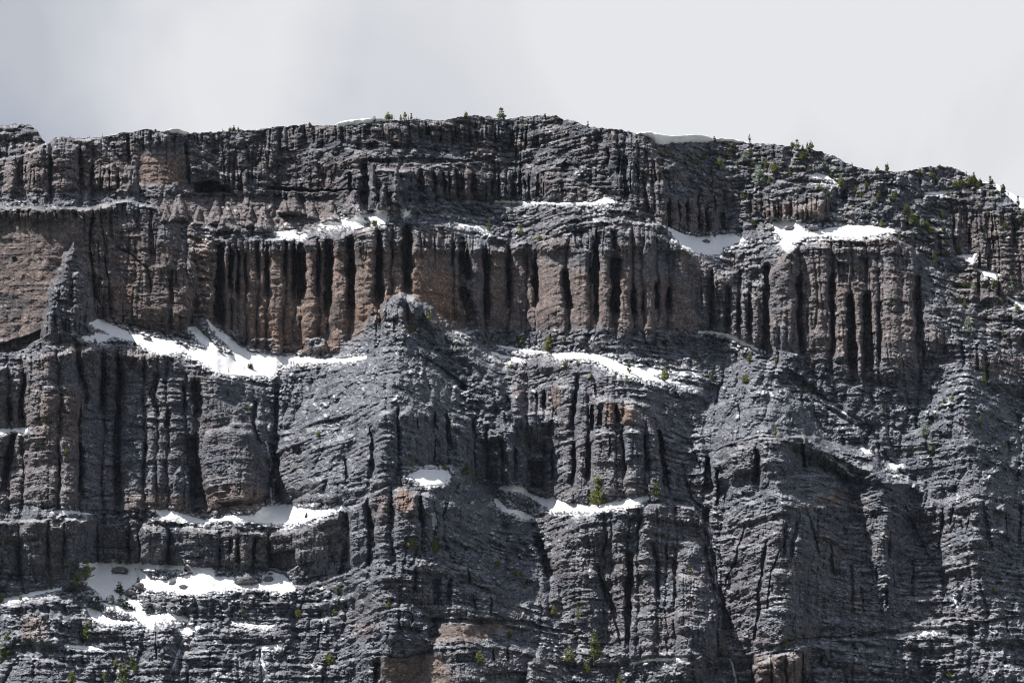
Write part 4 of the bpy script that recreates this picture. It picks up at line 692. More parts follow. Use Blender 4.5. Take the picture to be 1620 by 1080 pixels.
def rock_material():
    m, nt, b = new_mat('conglomerate_rock', .88); L = nt.links
    tc = nnode(nt, 'ShaderNodeTexCoord').outputs['Object']
    at = nnode(nt, 'ShaderNodeAttribute', attribute_name='rock'); sp = nnode(nt, 'ShaderNodeSeparateColor'); L.new(at.outputs['Color'], sp.inputs['Color'])
    grey = ramp(nt, noise(nt, tc, .09, 6, .65), [(.30, (.060, .068, .088)), (.5, (.100, .109, .132)), (.72, (.166, .174, .195))])
    brn = ramp(nt, noise(nt, tc, .13, 6, .65), [(.28, (.106, .075, .060)), (.52, (.170, .120, .096)), (.75, (.245, .178, .143))])
    org = ramp(nt, noise(nt, tc, .3, 5, .65), [(.3, (.16, .10, .07)), (.7, (.27, .165, .11))])
    col = mixc(nt, sp.outputs['Red'], grey, brn); col = mixc(nt, at.outputs['Alpha'], col, org)
    # single clasts: a random tint for each
    vo = nnode(nt, 'ShaderNodeTexVoronoi'); vo.inputs['Scale'].default_value = .95; L.new(tc, vo.inputs['Vector'])
    bw = nnode(nt, 'ShaderNodeSeparateColor'); L.new(vo.outputs['Color'], bw.inputs['Color'])
    col = mixc(nt, 1.0, col, ramp(nt, bw.outputs['Red'], [(0, g(.6)), (.5, g(.92)), (.85, g(1.15)), (1, g(1.8))]), 'MULTIPLY')
    col = mixc(nt, 1.0, col, ramp(nt, noise(nt, tc, 3.5, 2, .8), [(.32, g(.62)), (.68, g(1.42))]), 'MULTIPLY')
    col = mixc(nt, 1.0, col, ramp(nt, noise(nt, tc, 1.6, 4, .7), [(.3, g(.72)), (.7, g(1.28))]), 'MULTIPLY')
    # dark varnish in streaks, with painted shade of recess and cliffs
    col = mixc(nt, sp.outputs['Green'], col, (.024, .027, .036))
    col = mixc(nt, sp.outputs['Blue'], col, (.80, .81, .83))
    L.new(col, b.inputs['Base Color'])
    bp = nnode(nt, 'ShaderNodeBump'); bp.inputs['Strength'].default_value = .8; bp.inputs['Distance'].default_value = .8
    L.new(noise(nt, tc, 1.3, 5, .7), bp.inputs['Height']); L.new(bp.outputs['Normal'], b.inputs['Normal'])
    return m
M_ROCK = rock_material()
def snow_material(name, c0, c1):
    m, nt, b = new_mat(name, .6); L = nt.links; tc = nnode(nt, 'ShaderNodeTexCoord').outputs['Object']
    L.new(ramp(nt, noise(nt, tc, .35, 5, .6), [(.3, c0), (.65, c1)]), b.inputs['Base Color'])
    bp = nnode(nt, 'ShaderNodeBump'); bp.inputs['Strength'].default_value = .25; bp.inputs['Distance'].default_value = .3
    L.new(noise(nt, tc, .8, 4, .6), bp.inputs['Height']); L.new(bp.outputs['Normal'], b.inputs['Normal']); return m
M_SNOW = snow_material('old_snow', (.78, .78, .79), (.88, .89, .90))
M_ICE = snow_material('runnel_ice', (.42, .48, .56), (.72, .76, .82))
def plain(name, stops, scale, rough=.9):
    m, nt, b = new_mat(name, rough); tc = nnode(nt, 'ShaderNodeTexCoord').outputs['Object']
    nt.links.new(ramp(nt, noise(nt, tc, scale, 4, .6), stops), b.inputs['Base Color']); return m
M_STONE = plain('loose_stone', [(.25, (.10, .10, .10)), (.5, (.12, .12, .13)), (.8, (.18, .18, .185))], .25)
M_BARK = plain('bark', [(.3, (.06, .05, .04)), (.7, (.12, .10, .085))], 4)
M_VALLEY = plain('valley_turf', [(.3, (.045, .055, .03)), (.7, (.09, .09, .05))], .01)
M_SCREE = plain('lower_scree', [(.3, (.09, .09, .085)), (.7, (.16, .15, .135))], .05)
def leaf(name, a, bcol, c):
    m, nt, b = new_mat(name, .7); L = nt.links
    geo = nnode(nt, 'ShaderNodeNewGeometry'); L.new(ramp(nt, geo.outputs['Random Per Island'], [(0, a), (.55, bcol), (1, c)]), b.inputs['Base Color'])
    b.inputs['Transmission Weight'].default_value = 0.0
    tr = nnode(nt, 'ShaderNodeBsdfTranslucent'); tr.inputs['Color'].default_value = c + (1,)
    mx = nnode(nt, 'ShaderNodeMixShader'); mx.inputs[0].default_value = .35
    L.new(b.outputs[0], mx.inputs[1]); L.new(tr.outputs[0], mx.inputs[2]); L.new(mx.outputs[0], nt.nodes['Material Output'].inputs['Surface']); return m
M_LEAF = {'green': leaf('pine_needles', (.05, .07, .02), (.10, .125, .035), (.16, .19, .055)),
          'yellow': leaf('sunny_needles', (.10, .115, .03), (.17, .185, .05), (.26, .27, .085)),  # sunlit yellow-green put into the needle colour
          'dark': leaf('dark_needles', (.02, .028, .014), (.035, .045, .02), (.06, .07, .03)),
          'pale': leaf('frosted_needles', (.11, .15, .10), (.21, .27, .20), (.42, .48, .42))}
# ------------------------------------------------------------------ build the mountain in its pieces
idx = np.arange(GH * GW, dtype=np.int32).reshape(GH, GW)
quads = np.stack([idx[:-1, :-1], idx[1:, :-1], idx[1:, 1:], idx[:-1, 1:]], -1)
fkeep = keep[:-1, :-1] & keep[:-1, 1:] & keep[1:, :-1] & keep[1:, 1:]
fpiece = piece[:-1, :-1]
fp = fpiece[fkeep]; fq = quads[fkeep]
order = np.argsort(fp, kind='stable'); fp = fp[order]; fq = fq[order]
flatP = POS.reshape(-1, 3); flatA = ATTR.reshape(-1, 4)
bounds = np.searchsorted(fp, np.arange(len(piece_names) + 1))
mountain = None; lut = np.zeros(GH * GW, np.int32)
for i, nm in enumerate(piece_names):
    q = fq[bounds[i]:bounds[i + 1]]
    if len(q) < 40 and i: continue
    used = np.unique(q); lut[used] = np.arange(len(used))
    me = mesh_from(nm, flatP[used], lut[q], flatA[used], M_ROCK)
    if i == 0: mountain = obj('mountain', me, kind='structure')
    else: obj(nm, me, mountain)

# the slope below the picture and the valley floor
j = np.arange(0, GW, 6); edge = POS[-1, j]; rows = [edge]
for r in range(1, 25):
    f = r / 24.0; p = edge.copy(); p[:, 1] = edge[:, 1] * (1 - f) + (850 + 30 * np.sin(us[j] / 90)) * f; p[:, 0] *= (1 + .9 * f)
    p[:, 2] = edge[:, 2] * (1 - f) ** 1.15 - 2 * f + 5 * (1 - f) * fbm(us[j] / 60, us[j] * 0 + r * .6, 211, 3); rows.append(p)
g3 = np.stack(rows); nI, nJ = g3.shape[:2]; ii = np.arange(nI * nJ).reshape(nI, nJ)
obj('scree_slope', mesh_from('scree_slope', g3.reshape(-1, 3), np.stack([ii[:-1, :-1], ii[1:, :-1], ii[1:, 1:], ii[:-1, 1:]], -1).reshape(-1, 4), None, M_SCREE), kind='structure')
xs = np.linspace(-9000, 9000, 61); ys = np.linspace(-9000, 14000, 61); gx, gy = np.meshgrid(xs, ys)
gz = -1.0 + 3 * fbm(gx / 900, gy / 900, 221, 3); gz = np.where(np.hypot(gx, gy) < 500, 0 * gz - .2, gz)
ii = np.arange(61 * 61).reshape(61, 61)
obj('valley_ground', mesh_from('valley_ground', np.stack([gx, gy, gz], -1).reshape(-1, 3), np.stack([ii[:-1, :-1], ii[:-1, 1:], ii[1:, 1:], ii[1:, :-1]], -1).reshape(-1, 4), None, M_VALLEY), kind='structure')

# ------------------------------------------------------------------ snow
Ybed = blur(np.minimum(Y, Y0 + 30), 2, 2)
Yice = blur(Y, 1, 1)
for (label, items), polys in zip(SNOW, snow_polys):
    ice = 'ice' in label; src = Yice if ice else Ybed
    allp = [p for q in polys for p in q]; sl = window(allp, 9)
    sd = np.full(U[sl].shape, -1e9, np.float32)
    for q in polys: sd = np.maximum(sd, sdf(U[sl] + 2.4 * fbm(U[sl] / 9, V[sl] / 8, 231, 4), V[sl] + 1.5 * fbm(U[sl] / 8, V[sl] / 6, 235, 3), q))
    if not ice and sd.max() < 5: sd = sd - .9
    thick = .35 if ice else 1.0
    off = -1.1 + (1.1 + thick) * sstep(-3.2, 1.2, sd) + (0 if ice else .8 * sstep(0, 14, sd)) + .45 * fbm(U[sl] / 16, V[sl] / 10, 237, 4) - 1.1 * (1 - sstep(0, 5, sd)) * sstep(.15, .4, fbm(U[sl] / 4.5, V[sl] / 3, 239, 2))
    ok = (sd > -3.4) & (V[sl] > ridge_v[None, sl[1]] + 1)
    x, y, z = to_world(U[sl], V[sl], src[sl] - off)
    pts = np.stack([x, y, z], -1).reshape(-1, 3); h, w = sd.shape; ii = np.arange(h * w).reshape(h, w)
    fk = ok[:-1, :-1] & ok[:-1, 1:] & ok[1:, :-1] & ok[1:, 1:]
    q = np.stack([ii[:-1, :-1], ii[1:, :-1], ii[1:, 1:], ii[:-1, 1:]], -1)[fk]
    if len(q) == 0: continue
    used = np.unique(q); lu = np.zeros(h * w, np.int32); lu[used] = np.arange(len(used))
    nm = 'ice_runnel' if ice else 'snow_patch'
    obj(nm, mesh_from(nm, pts[used], lu[q], None, M_ICE if ice else M_SNOW, True), label=label, category='ice' if ice else 'snow', group='ice runnels in the gullies' if ice else 'snow patches on the ledges')

def cornice(label, crest):
    n = max(24, int((crest[-1][0] - crest[0][0]) / 1.5)); cu = np.linspace(crest[0][0], crest[-1][0], n)
    cv = np.interp(cu, [p[0] for p in crest], [p[1] for p in crest]) + .35 * perlin(cu / 6, cu * 0 + 1.7, 241)
    jj = np.clip(((cu - us[0]) / STEP).astype(int), 0, GW - 1); rv = ridge_v[jj] + 1.5; yr = blur(Ytop[None, :], 6, 0)[0][jj]
    hgt = np.maximum(rv - cv, .3); rows = []
    for s, back in ((0, .6), (.12, -.6), (.45, -1.6), (.75, -2.4), (.93, -2.6), (1.0, -1.7), (1.0, 4), (.98, 14), (.9, 40)):
        vv = rv - hgt * s + .25 * perlin(cu / 5, cu * 0 + s * 4, 243); yy = yr + back * np.clip(hgt / 8, .25, 1.2) + 1.1 * fbm(cu / 8, cu * 0 + 4 + s * 5, 245, 3)
        rows.append(np.stack(to_world(cu, vv, yy), -1))
    g_ = np.stack(rows); a, b_ = g_.shape[:2]; ii = np.arange(a * b_).reshape(a, b_)
    obj('snow_cornice', mesh_from('snow_cornice', g_.reshape(-1, 3), np.stack([ii[:-1, :-1], ii[:-1, 1:], ii[1:, 1:], ii[1:, :-1]], -1).reshape(-1, 4), None, M_SNOW, True), label=label, category='snow', group='snow cornices on the rim')
for lab, cr in CORNICE: cornice(lab, cr)

# the snow slope that shows behind the rim at the far right
cu = np.linspace(1530, 1720, 60); rows = []
cv = np.interp(cu, [1530, 1546, 1562, 1578, 1596, 1612, 1640, 1720], [296, 290, 288, 292, 303, 312, 324, 356])
for dv_, yy in ((70, 1830), (30, 1840), (8, 1850), (2, 1856), (0, 1870), (1, 1900), (4, 1960)):
    rows.append(np.stack(to_world(cu, cv + dv_ + .4 * perlin(cu / 12, cu * 0 + dv_, 247), np.full_like(cu, yy)), -1))
g_ = np.stack(rows); a, b_ = g_.shape[:2]; ii = np.arange(a * b_).reshape(a, b_)
obj('snow_slope', mesh_from('snow_slope', g_.reshape(-1, 3), np.stack([ii[:-1, :-1], ii[:-1, 1:], ii[1:, 1:], ii[1:, :-1]], -1).reshape(-1, 4), None, M_SNOW, True), label='white snow slope rising behind the trees at the far right skyline', category='snow')

# ------------------------------------------------------------------ loose stones
def ground(u, v):
    jx = int(np.clip(round((u - us[0]) / STEP), 0, GW - 1)); v = max(v, ridge_v[jx] + .5)
    iy = int(np.clip(round((v - vs[0]) / STEP), 0, GH - 1)); y = float(Y[iy, jx])
    return to_world(u, v, y), y
PHI = (1 + 5 ** .5) / 2
ico = np.array([(-1, PHI, 0), (1, PHI, 0), (-1, -PHI, 0), (1, -PHI, 0), (0, -1, PHI), (0, 1, PHI), (0, -1, -PHI), (0, 1, -PHI), (PHI, 0, -1), (PHI, 0, 1), (-PHI, 0, -1), (-PHI, 0, 1)]); ico /= np.linalg.norm(ico[0])
icf = np.array([(0, 11, 5), (0, 5, 1), (0, 1, 7), (0, 7, 10), (0, 10, 11), (1, 5, 9), (5, 11, 4), (11, 10, 2), (10, 7, 6), (7, 1, 8), (3, 9, 4), (3, 4, 2), (3, 2, 6), (3, 6, 8), (3, 8, 9), (4, 9, 5), (2, 4, 11), (6, 2, 10), (8, 6, 7), (9, 8, 1)])
NS = 18000
cand_u = rng.uniform(-60, 1680, NS * 3); cand_v = rng.uniform(185, 1138, NS * 3)
ci = np.clip(((cand_v - vs[0]) / STEP).astype(int), 0, GH - 1); cj = np.clip(((cand_u - us[0]) / STEP).astype(int), 0, GW - 1)
w = (.10 + .9 * sstep(.1, .5, S[ci, cj])) * (.15 + .85 * sstep(-.1, .35, fbm(cand_u / 40, cand_v / 30, 251, 3))) * (1 - .93 * snow_mask[ci, cj]) * (cand_v > ridge_v[cj] + 2)
pick = np.nonzero(rng.random(NS * 3) < w)[0][:NS]
px, py, pz = to_world(cand_u[pick], cand_v[pick], Y[ci[pick], cj[pick]])
n = len(pick); size = np.clip(rng.lognormal(-.85, .42, n), .2, 1.5)
sh = ico[None] * (1 + rng.uniform(-.28, .28, (n, 12, 1))) * size[:, None, None] * rng.uniform(.7, 1.25, (n, 1, 3)) * np.array([1, 1, .8])
sv = sh + np.stack([px, py, pz + .25 * size], -1)[:, None, :]
sf = icf[None] + (np.arange(n) * 12)[:, None, None]
obj('loose_stones', mesh_from('loose_stones', sv.reshape(-1, 3), sf.reshape(-1, 3), None, M_STONE), kind='stuff', label='loose grey stones scattered over the ledges and slopes')

# boulders that can be told apart: (block, x, y, width, height in block units, label)
BOULDERS = [(7,568,550,80,34,'low rock in the notch at the upper left of the ragged snowfield'),(7,662,625,46,34,'dark boulder with a tree behind it in the lower left snowfield'),(7,825,612,44,28,'small flat boulder in the middle of the lower left snowfield'),(7,872,628,44,20,'low flat boulder at the lower rim of the ragged snowfield'),(7,1165,600,110,36,'wide boulder near the right end of the lower left snowfield'),(7,1275,595,52,34,'upright boulder at the right end of the lower left snowfield'),(7,525,690,44,44,'round boulder left of the dark firs in the lower left snow'),(7,620,655,56,30,'low boulder under the ragged lower left snowfield'),(7,1285,567,24,14,'small stone on the upper right rim of the lower left snowfield'),(3,508,640,56,24,'dark rock island in the snowfield above the right pillars'),(3,110,702,40,20,'small dark rock in the bright notched snowbank'),(4,1190,400,30,12,'tiny flat rock in the forked snowfield'),(4,1045,322,28,18,'small rock between the prongs of the forked snowfield'),(4,700,262,44,16,'flat dark rock on the upper arm of the forked snowfield'),(8,530,118,30,22,'small boulder right of the snow cap on the knob'),(5,806,615,34,34,'round dark boulder in the hollow right of the central spur'),(9,676,478,26,16,'pale perched stone on the big lower right dome'),(1,980,273,22,16,'pale stone on the dark upper left slope'),(3,620,640,60,22,'flat rock on the left rim of the right shelf snow')]
def boulder(t, x, y, w_, h_, lab, k):
    (u, v) = P(t, [(x, y)])[0]; (X, Yw, Z), yy = ground(u, v); sc = yy / FPX
    r = np.random.default_rng(300 + k); me = None
    import bmesh
    bm = bmesh.new(); bmesh.ops.create_icosphere(bm, subdivisions=3, radius=1.0)
    ox, oy = r.uniform(0, 90, 2)
    for vt in bm.verts:
        c = vt.co; d = 1 + .35 * float(perlin(np.array([c.x * 1.3 + ox + c.z]), np.array([c.y * 1.3 + oy - c.z * .7]), 261)[0]) + .16 * float(perlin(np.array([c.x * 4 + ox]), np.array([c.z * 4 + oy + c.y * 2]), 263)[0])
        c *= d; c.z = max(c.z, -.75); c.z = round(c.z * 4) / 4 * .35 + c.z * .65
        vt.co = (c.x * w_ / 6 * sc, c.y * w_ / 7 * sc, c.z * h_ / 6 * sc * 1.1)
    me = bpy.data.meshes.new('boulder'); bm.to_mesh(me); bm.free()
    at = me.attributes.new('rock', 'FLOAT_COLOR', 'POINT'); a_ = np.tile(np.array([.25, 0, 0, 0], np.float32), (len(me.vertices), 1)); at.data.foreach_set('color', a_.ravel())
    me.materials.append(M_ROCK)
    o = obj('boulder', me, label=lab, category='boulder', group='boulders lying in and by the snow'); o.location = (X, Yw - .9, Z + .25)
for k, b_ in enumerate(BOULDERS): boulder(*b_, k)

# ------------------------------------------------------------------ thin blue air between the camera and the face
hm = bpy.data.materials.new('thin_air'); hm.use_nodes = True; hn = hm.node_tree; hn.nodes.clear()
ho = hn.nodes.new('ShaderNodeOutputMaterial'); hv = hn.nodes.new('ShaderNodeVolumePrincipled')
hv.inputs['Color'].default_value = (.62, .74, .95, 1); hv.inputs['Density'].default_value = HAZE; hv.inputs['Anisotropy'].default_value = .1
hn.links.new(hv.outputs[0], ho.inputs['Volume'])
bx = np.array([(x, y, z) for x in (-9200, 9200) for y in (-9200, 14200) for z in (-14, 720)], np.float32)
bf = np.array([(0, 1, 3, 2), (4, 6, 7, 5), (0, 4, 5, 1), (2, 3, 7, 6), (0, 2, 6, 4), (1, 5, 7, 3)])
obj('haze', mesh_from('haze', bx, bf, None, hm), kind='stuff')
# ------------------------------------------------------------------ trees
def tree_meshes(kind, seed):
    """Unit-height conifer: a tapered trunk and a crown of many small needle tufts."""
    r = random.Random(seed); tv, tf = [], []
    n = 6; stems = [(0, 0, 1.0)]
    if kind == 'bush': stems = [(0, 0, 1.0), (.16, .05, .82), (-.17, -.04, .7), (.05, .15, .6)]
    if kind == 'twin': stems = [(0, 0, 1.0), (.14, .03, .75)]
    for sx, sy, hh in stems:
        prof = [(0, .030), (.35, .022), (.7, .012), (.97, .003)]; base = len(tv)
        for a, rad in prof:
            for q in range(n):
                an = 2 * math.pi * q / n; tv.append((sx * (.3 + .7 * a) + rad * math.cos(an), sy * (.3 + .7 * a) + rad * math.sin(an), a * hh - (.06 if a == 0 else 0)))
        for i in range(len(prof) - 1):
            for q in range(n):
                tf.append((base + i * n + q, base + i * n + (q + 1) % n, base + (i + 1) * n + (q + 1) % n, base + (i + 1) * n + q))
    cv, cf = [], []
    wid = {'slim': .17, 'cone': .33, 'bush': .26, 'twin': .19, 'thin': .13, 'snag': .08}[kind]
    tufts = {'slim': 190, 'cone': 360, 'bush': 120, 'twin': 170, 'thin': 90, 'snag': 26}[kind]
    for sx, sy, hh in stems:
        whorl = [r.random() * .9 + .08 for _ in range(11)]
        for _ in range(tufts):
            a = min(.99, max(.06, r.choice(whorl) + r.gauss(0, .02))) if r.random() < .8 else r.uniform(.08, .99)
            gap = .6 + .5 * math.sin(a * 23 + seed)
            R = wid * (1.08 - a) ** .75 * (.35 + .65 * min(1, a / .18)) * (.65 + .5 * gap)
            an = r.random() * 6.283; rr = R * math.sqrt(r.random()) ; s = r.uniform(.045, .085) * (1.25 - .5 * a)
            cx = sx * (.3 + .7 * a) + rr * math.cos(an); cy = sy * (.3 + .7 * a) + rr * math.sin(an); cz = a * hh + .05 * rr / max(R, .01) * r.uniform(-.6, 1.2)
            b = len(cv)
            d1 = Vector((math.cos(an) + r.uniform(-.5, .5), math.sin(an) + r.uniform(-.5, .5), r.uniform(.1, .9))).normalized(); d2 = Vector((r.uniform(-1, 1), r.uniform(-1, 1), r.uniform(-.4, .4))).normalized()
            c0 = Vector((cx, cy, cz))
            for e in (c0 - d1 * s, c0 + d2 * s * .55, c0 + d1 * s * 1.3, c0 - d2 * s * .55): cv.append(tuple(e))
            cf.append((b, b + 1, b + 2, b + 3))
    t = mesh_from('trunk', np.array(tv), np.array(tf), None, M_BARK, True)
    return t, np.array(cv), np.array(cf)
PROTO = {}
def proto(kind, var, leafk):
    key = (kind, var, leafk)
    if key not in PROTO:
        if (kind, var) not in PROTO: PROTO[(kind, var)] = tree_meshes(kind, var * 7 + len(kind))
        t, cv, cf = PROTO[(kind, var)]
        PROTO[key] = (t, mesh_from('crown', cv, cf, None, M_LEAF[leafk]))
    return PROTO[key]
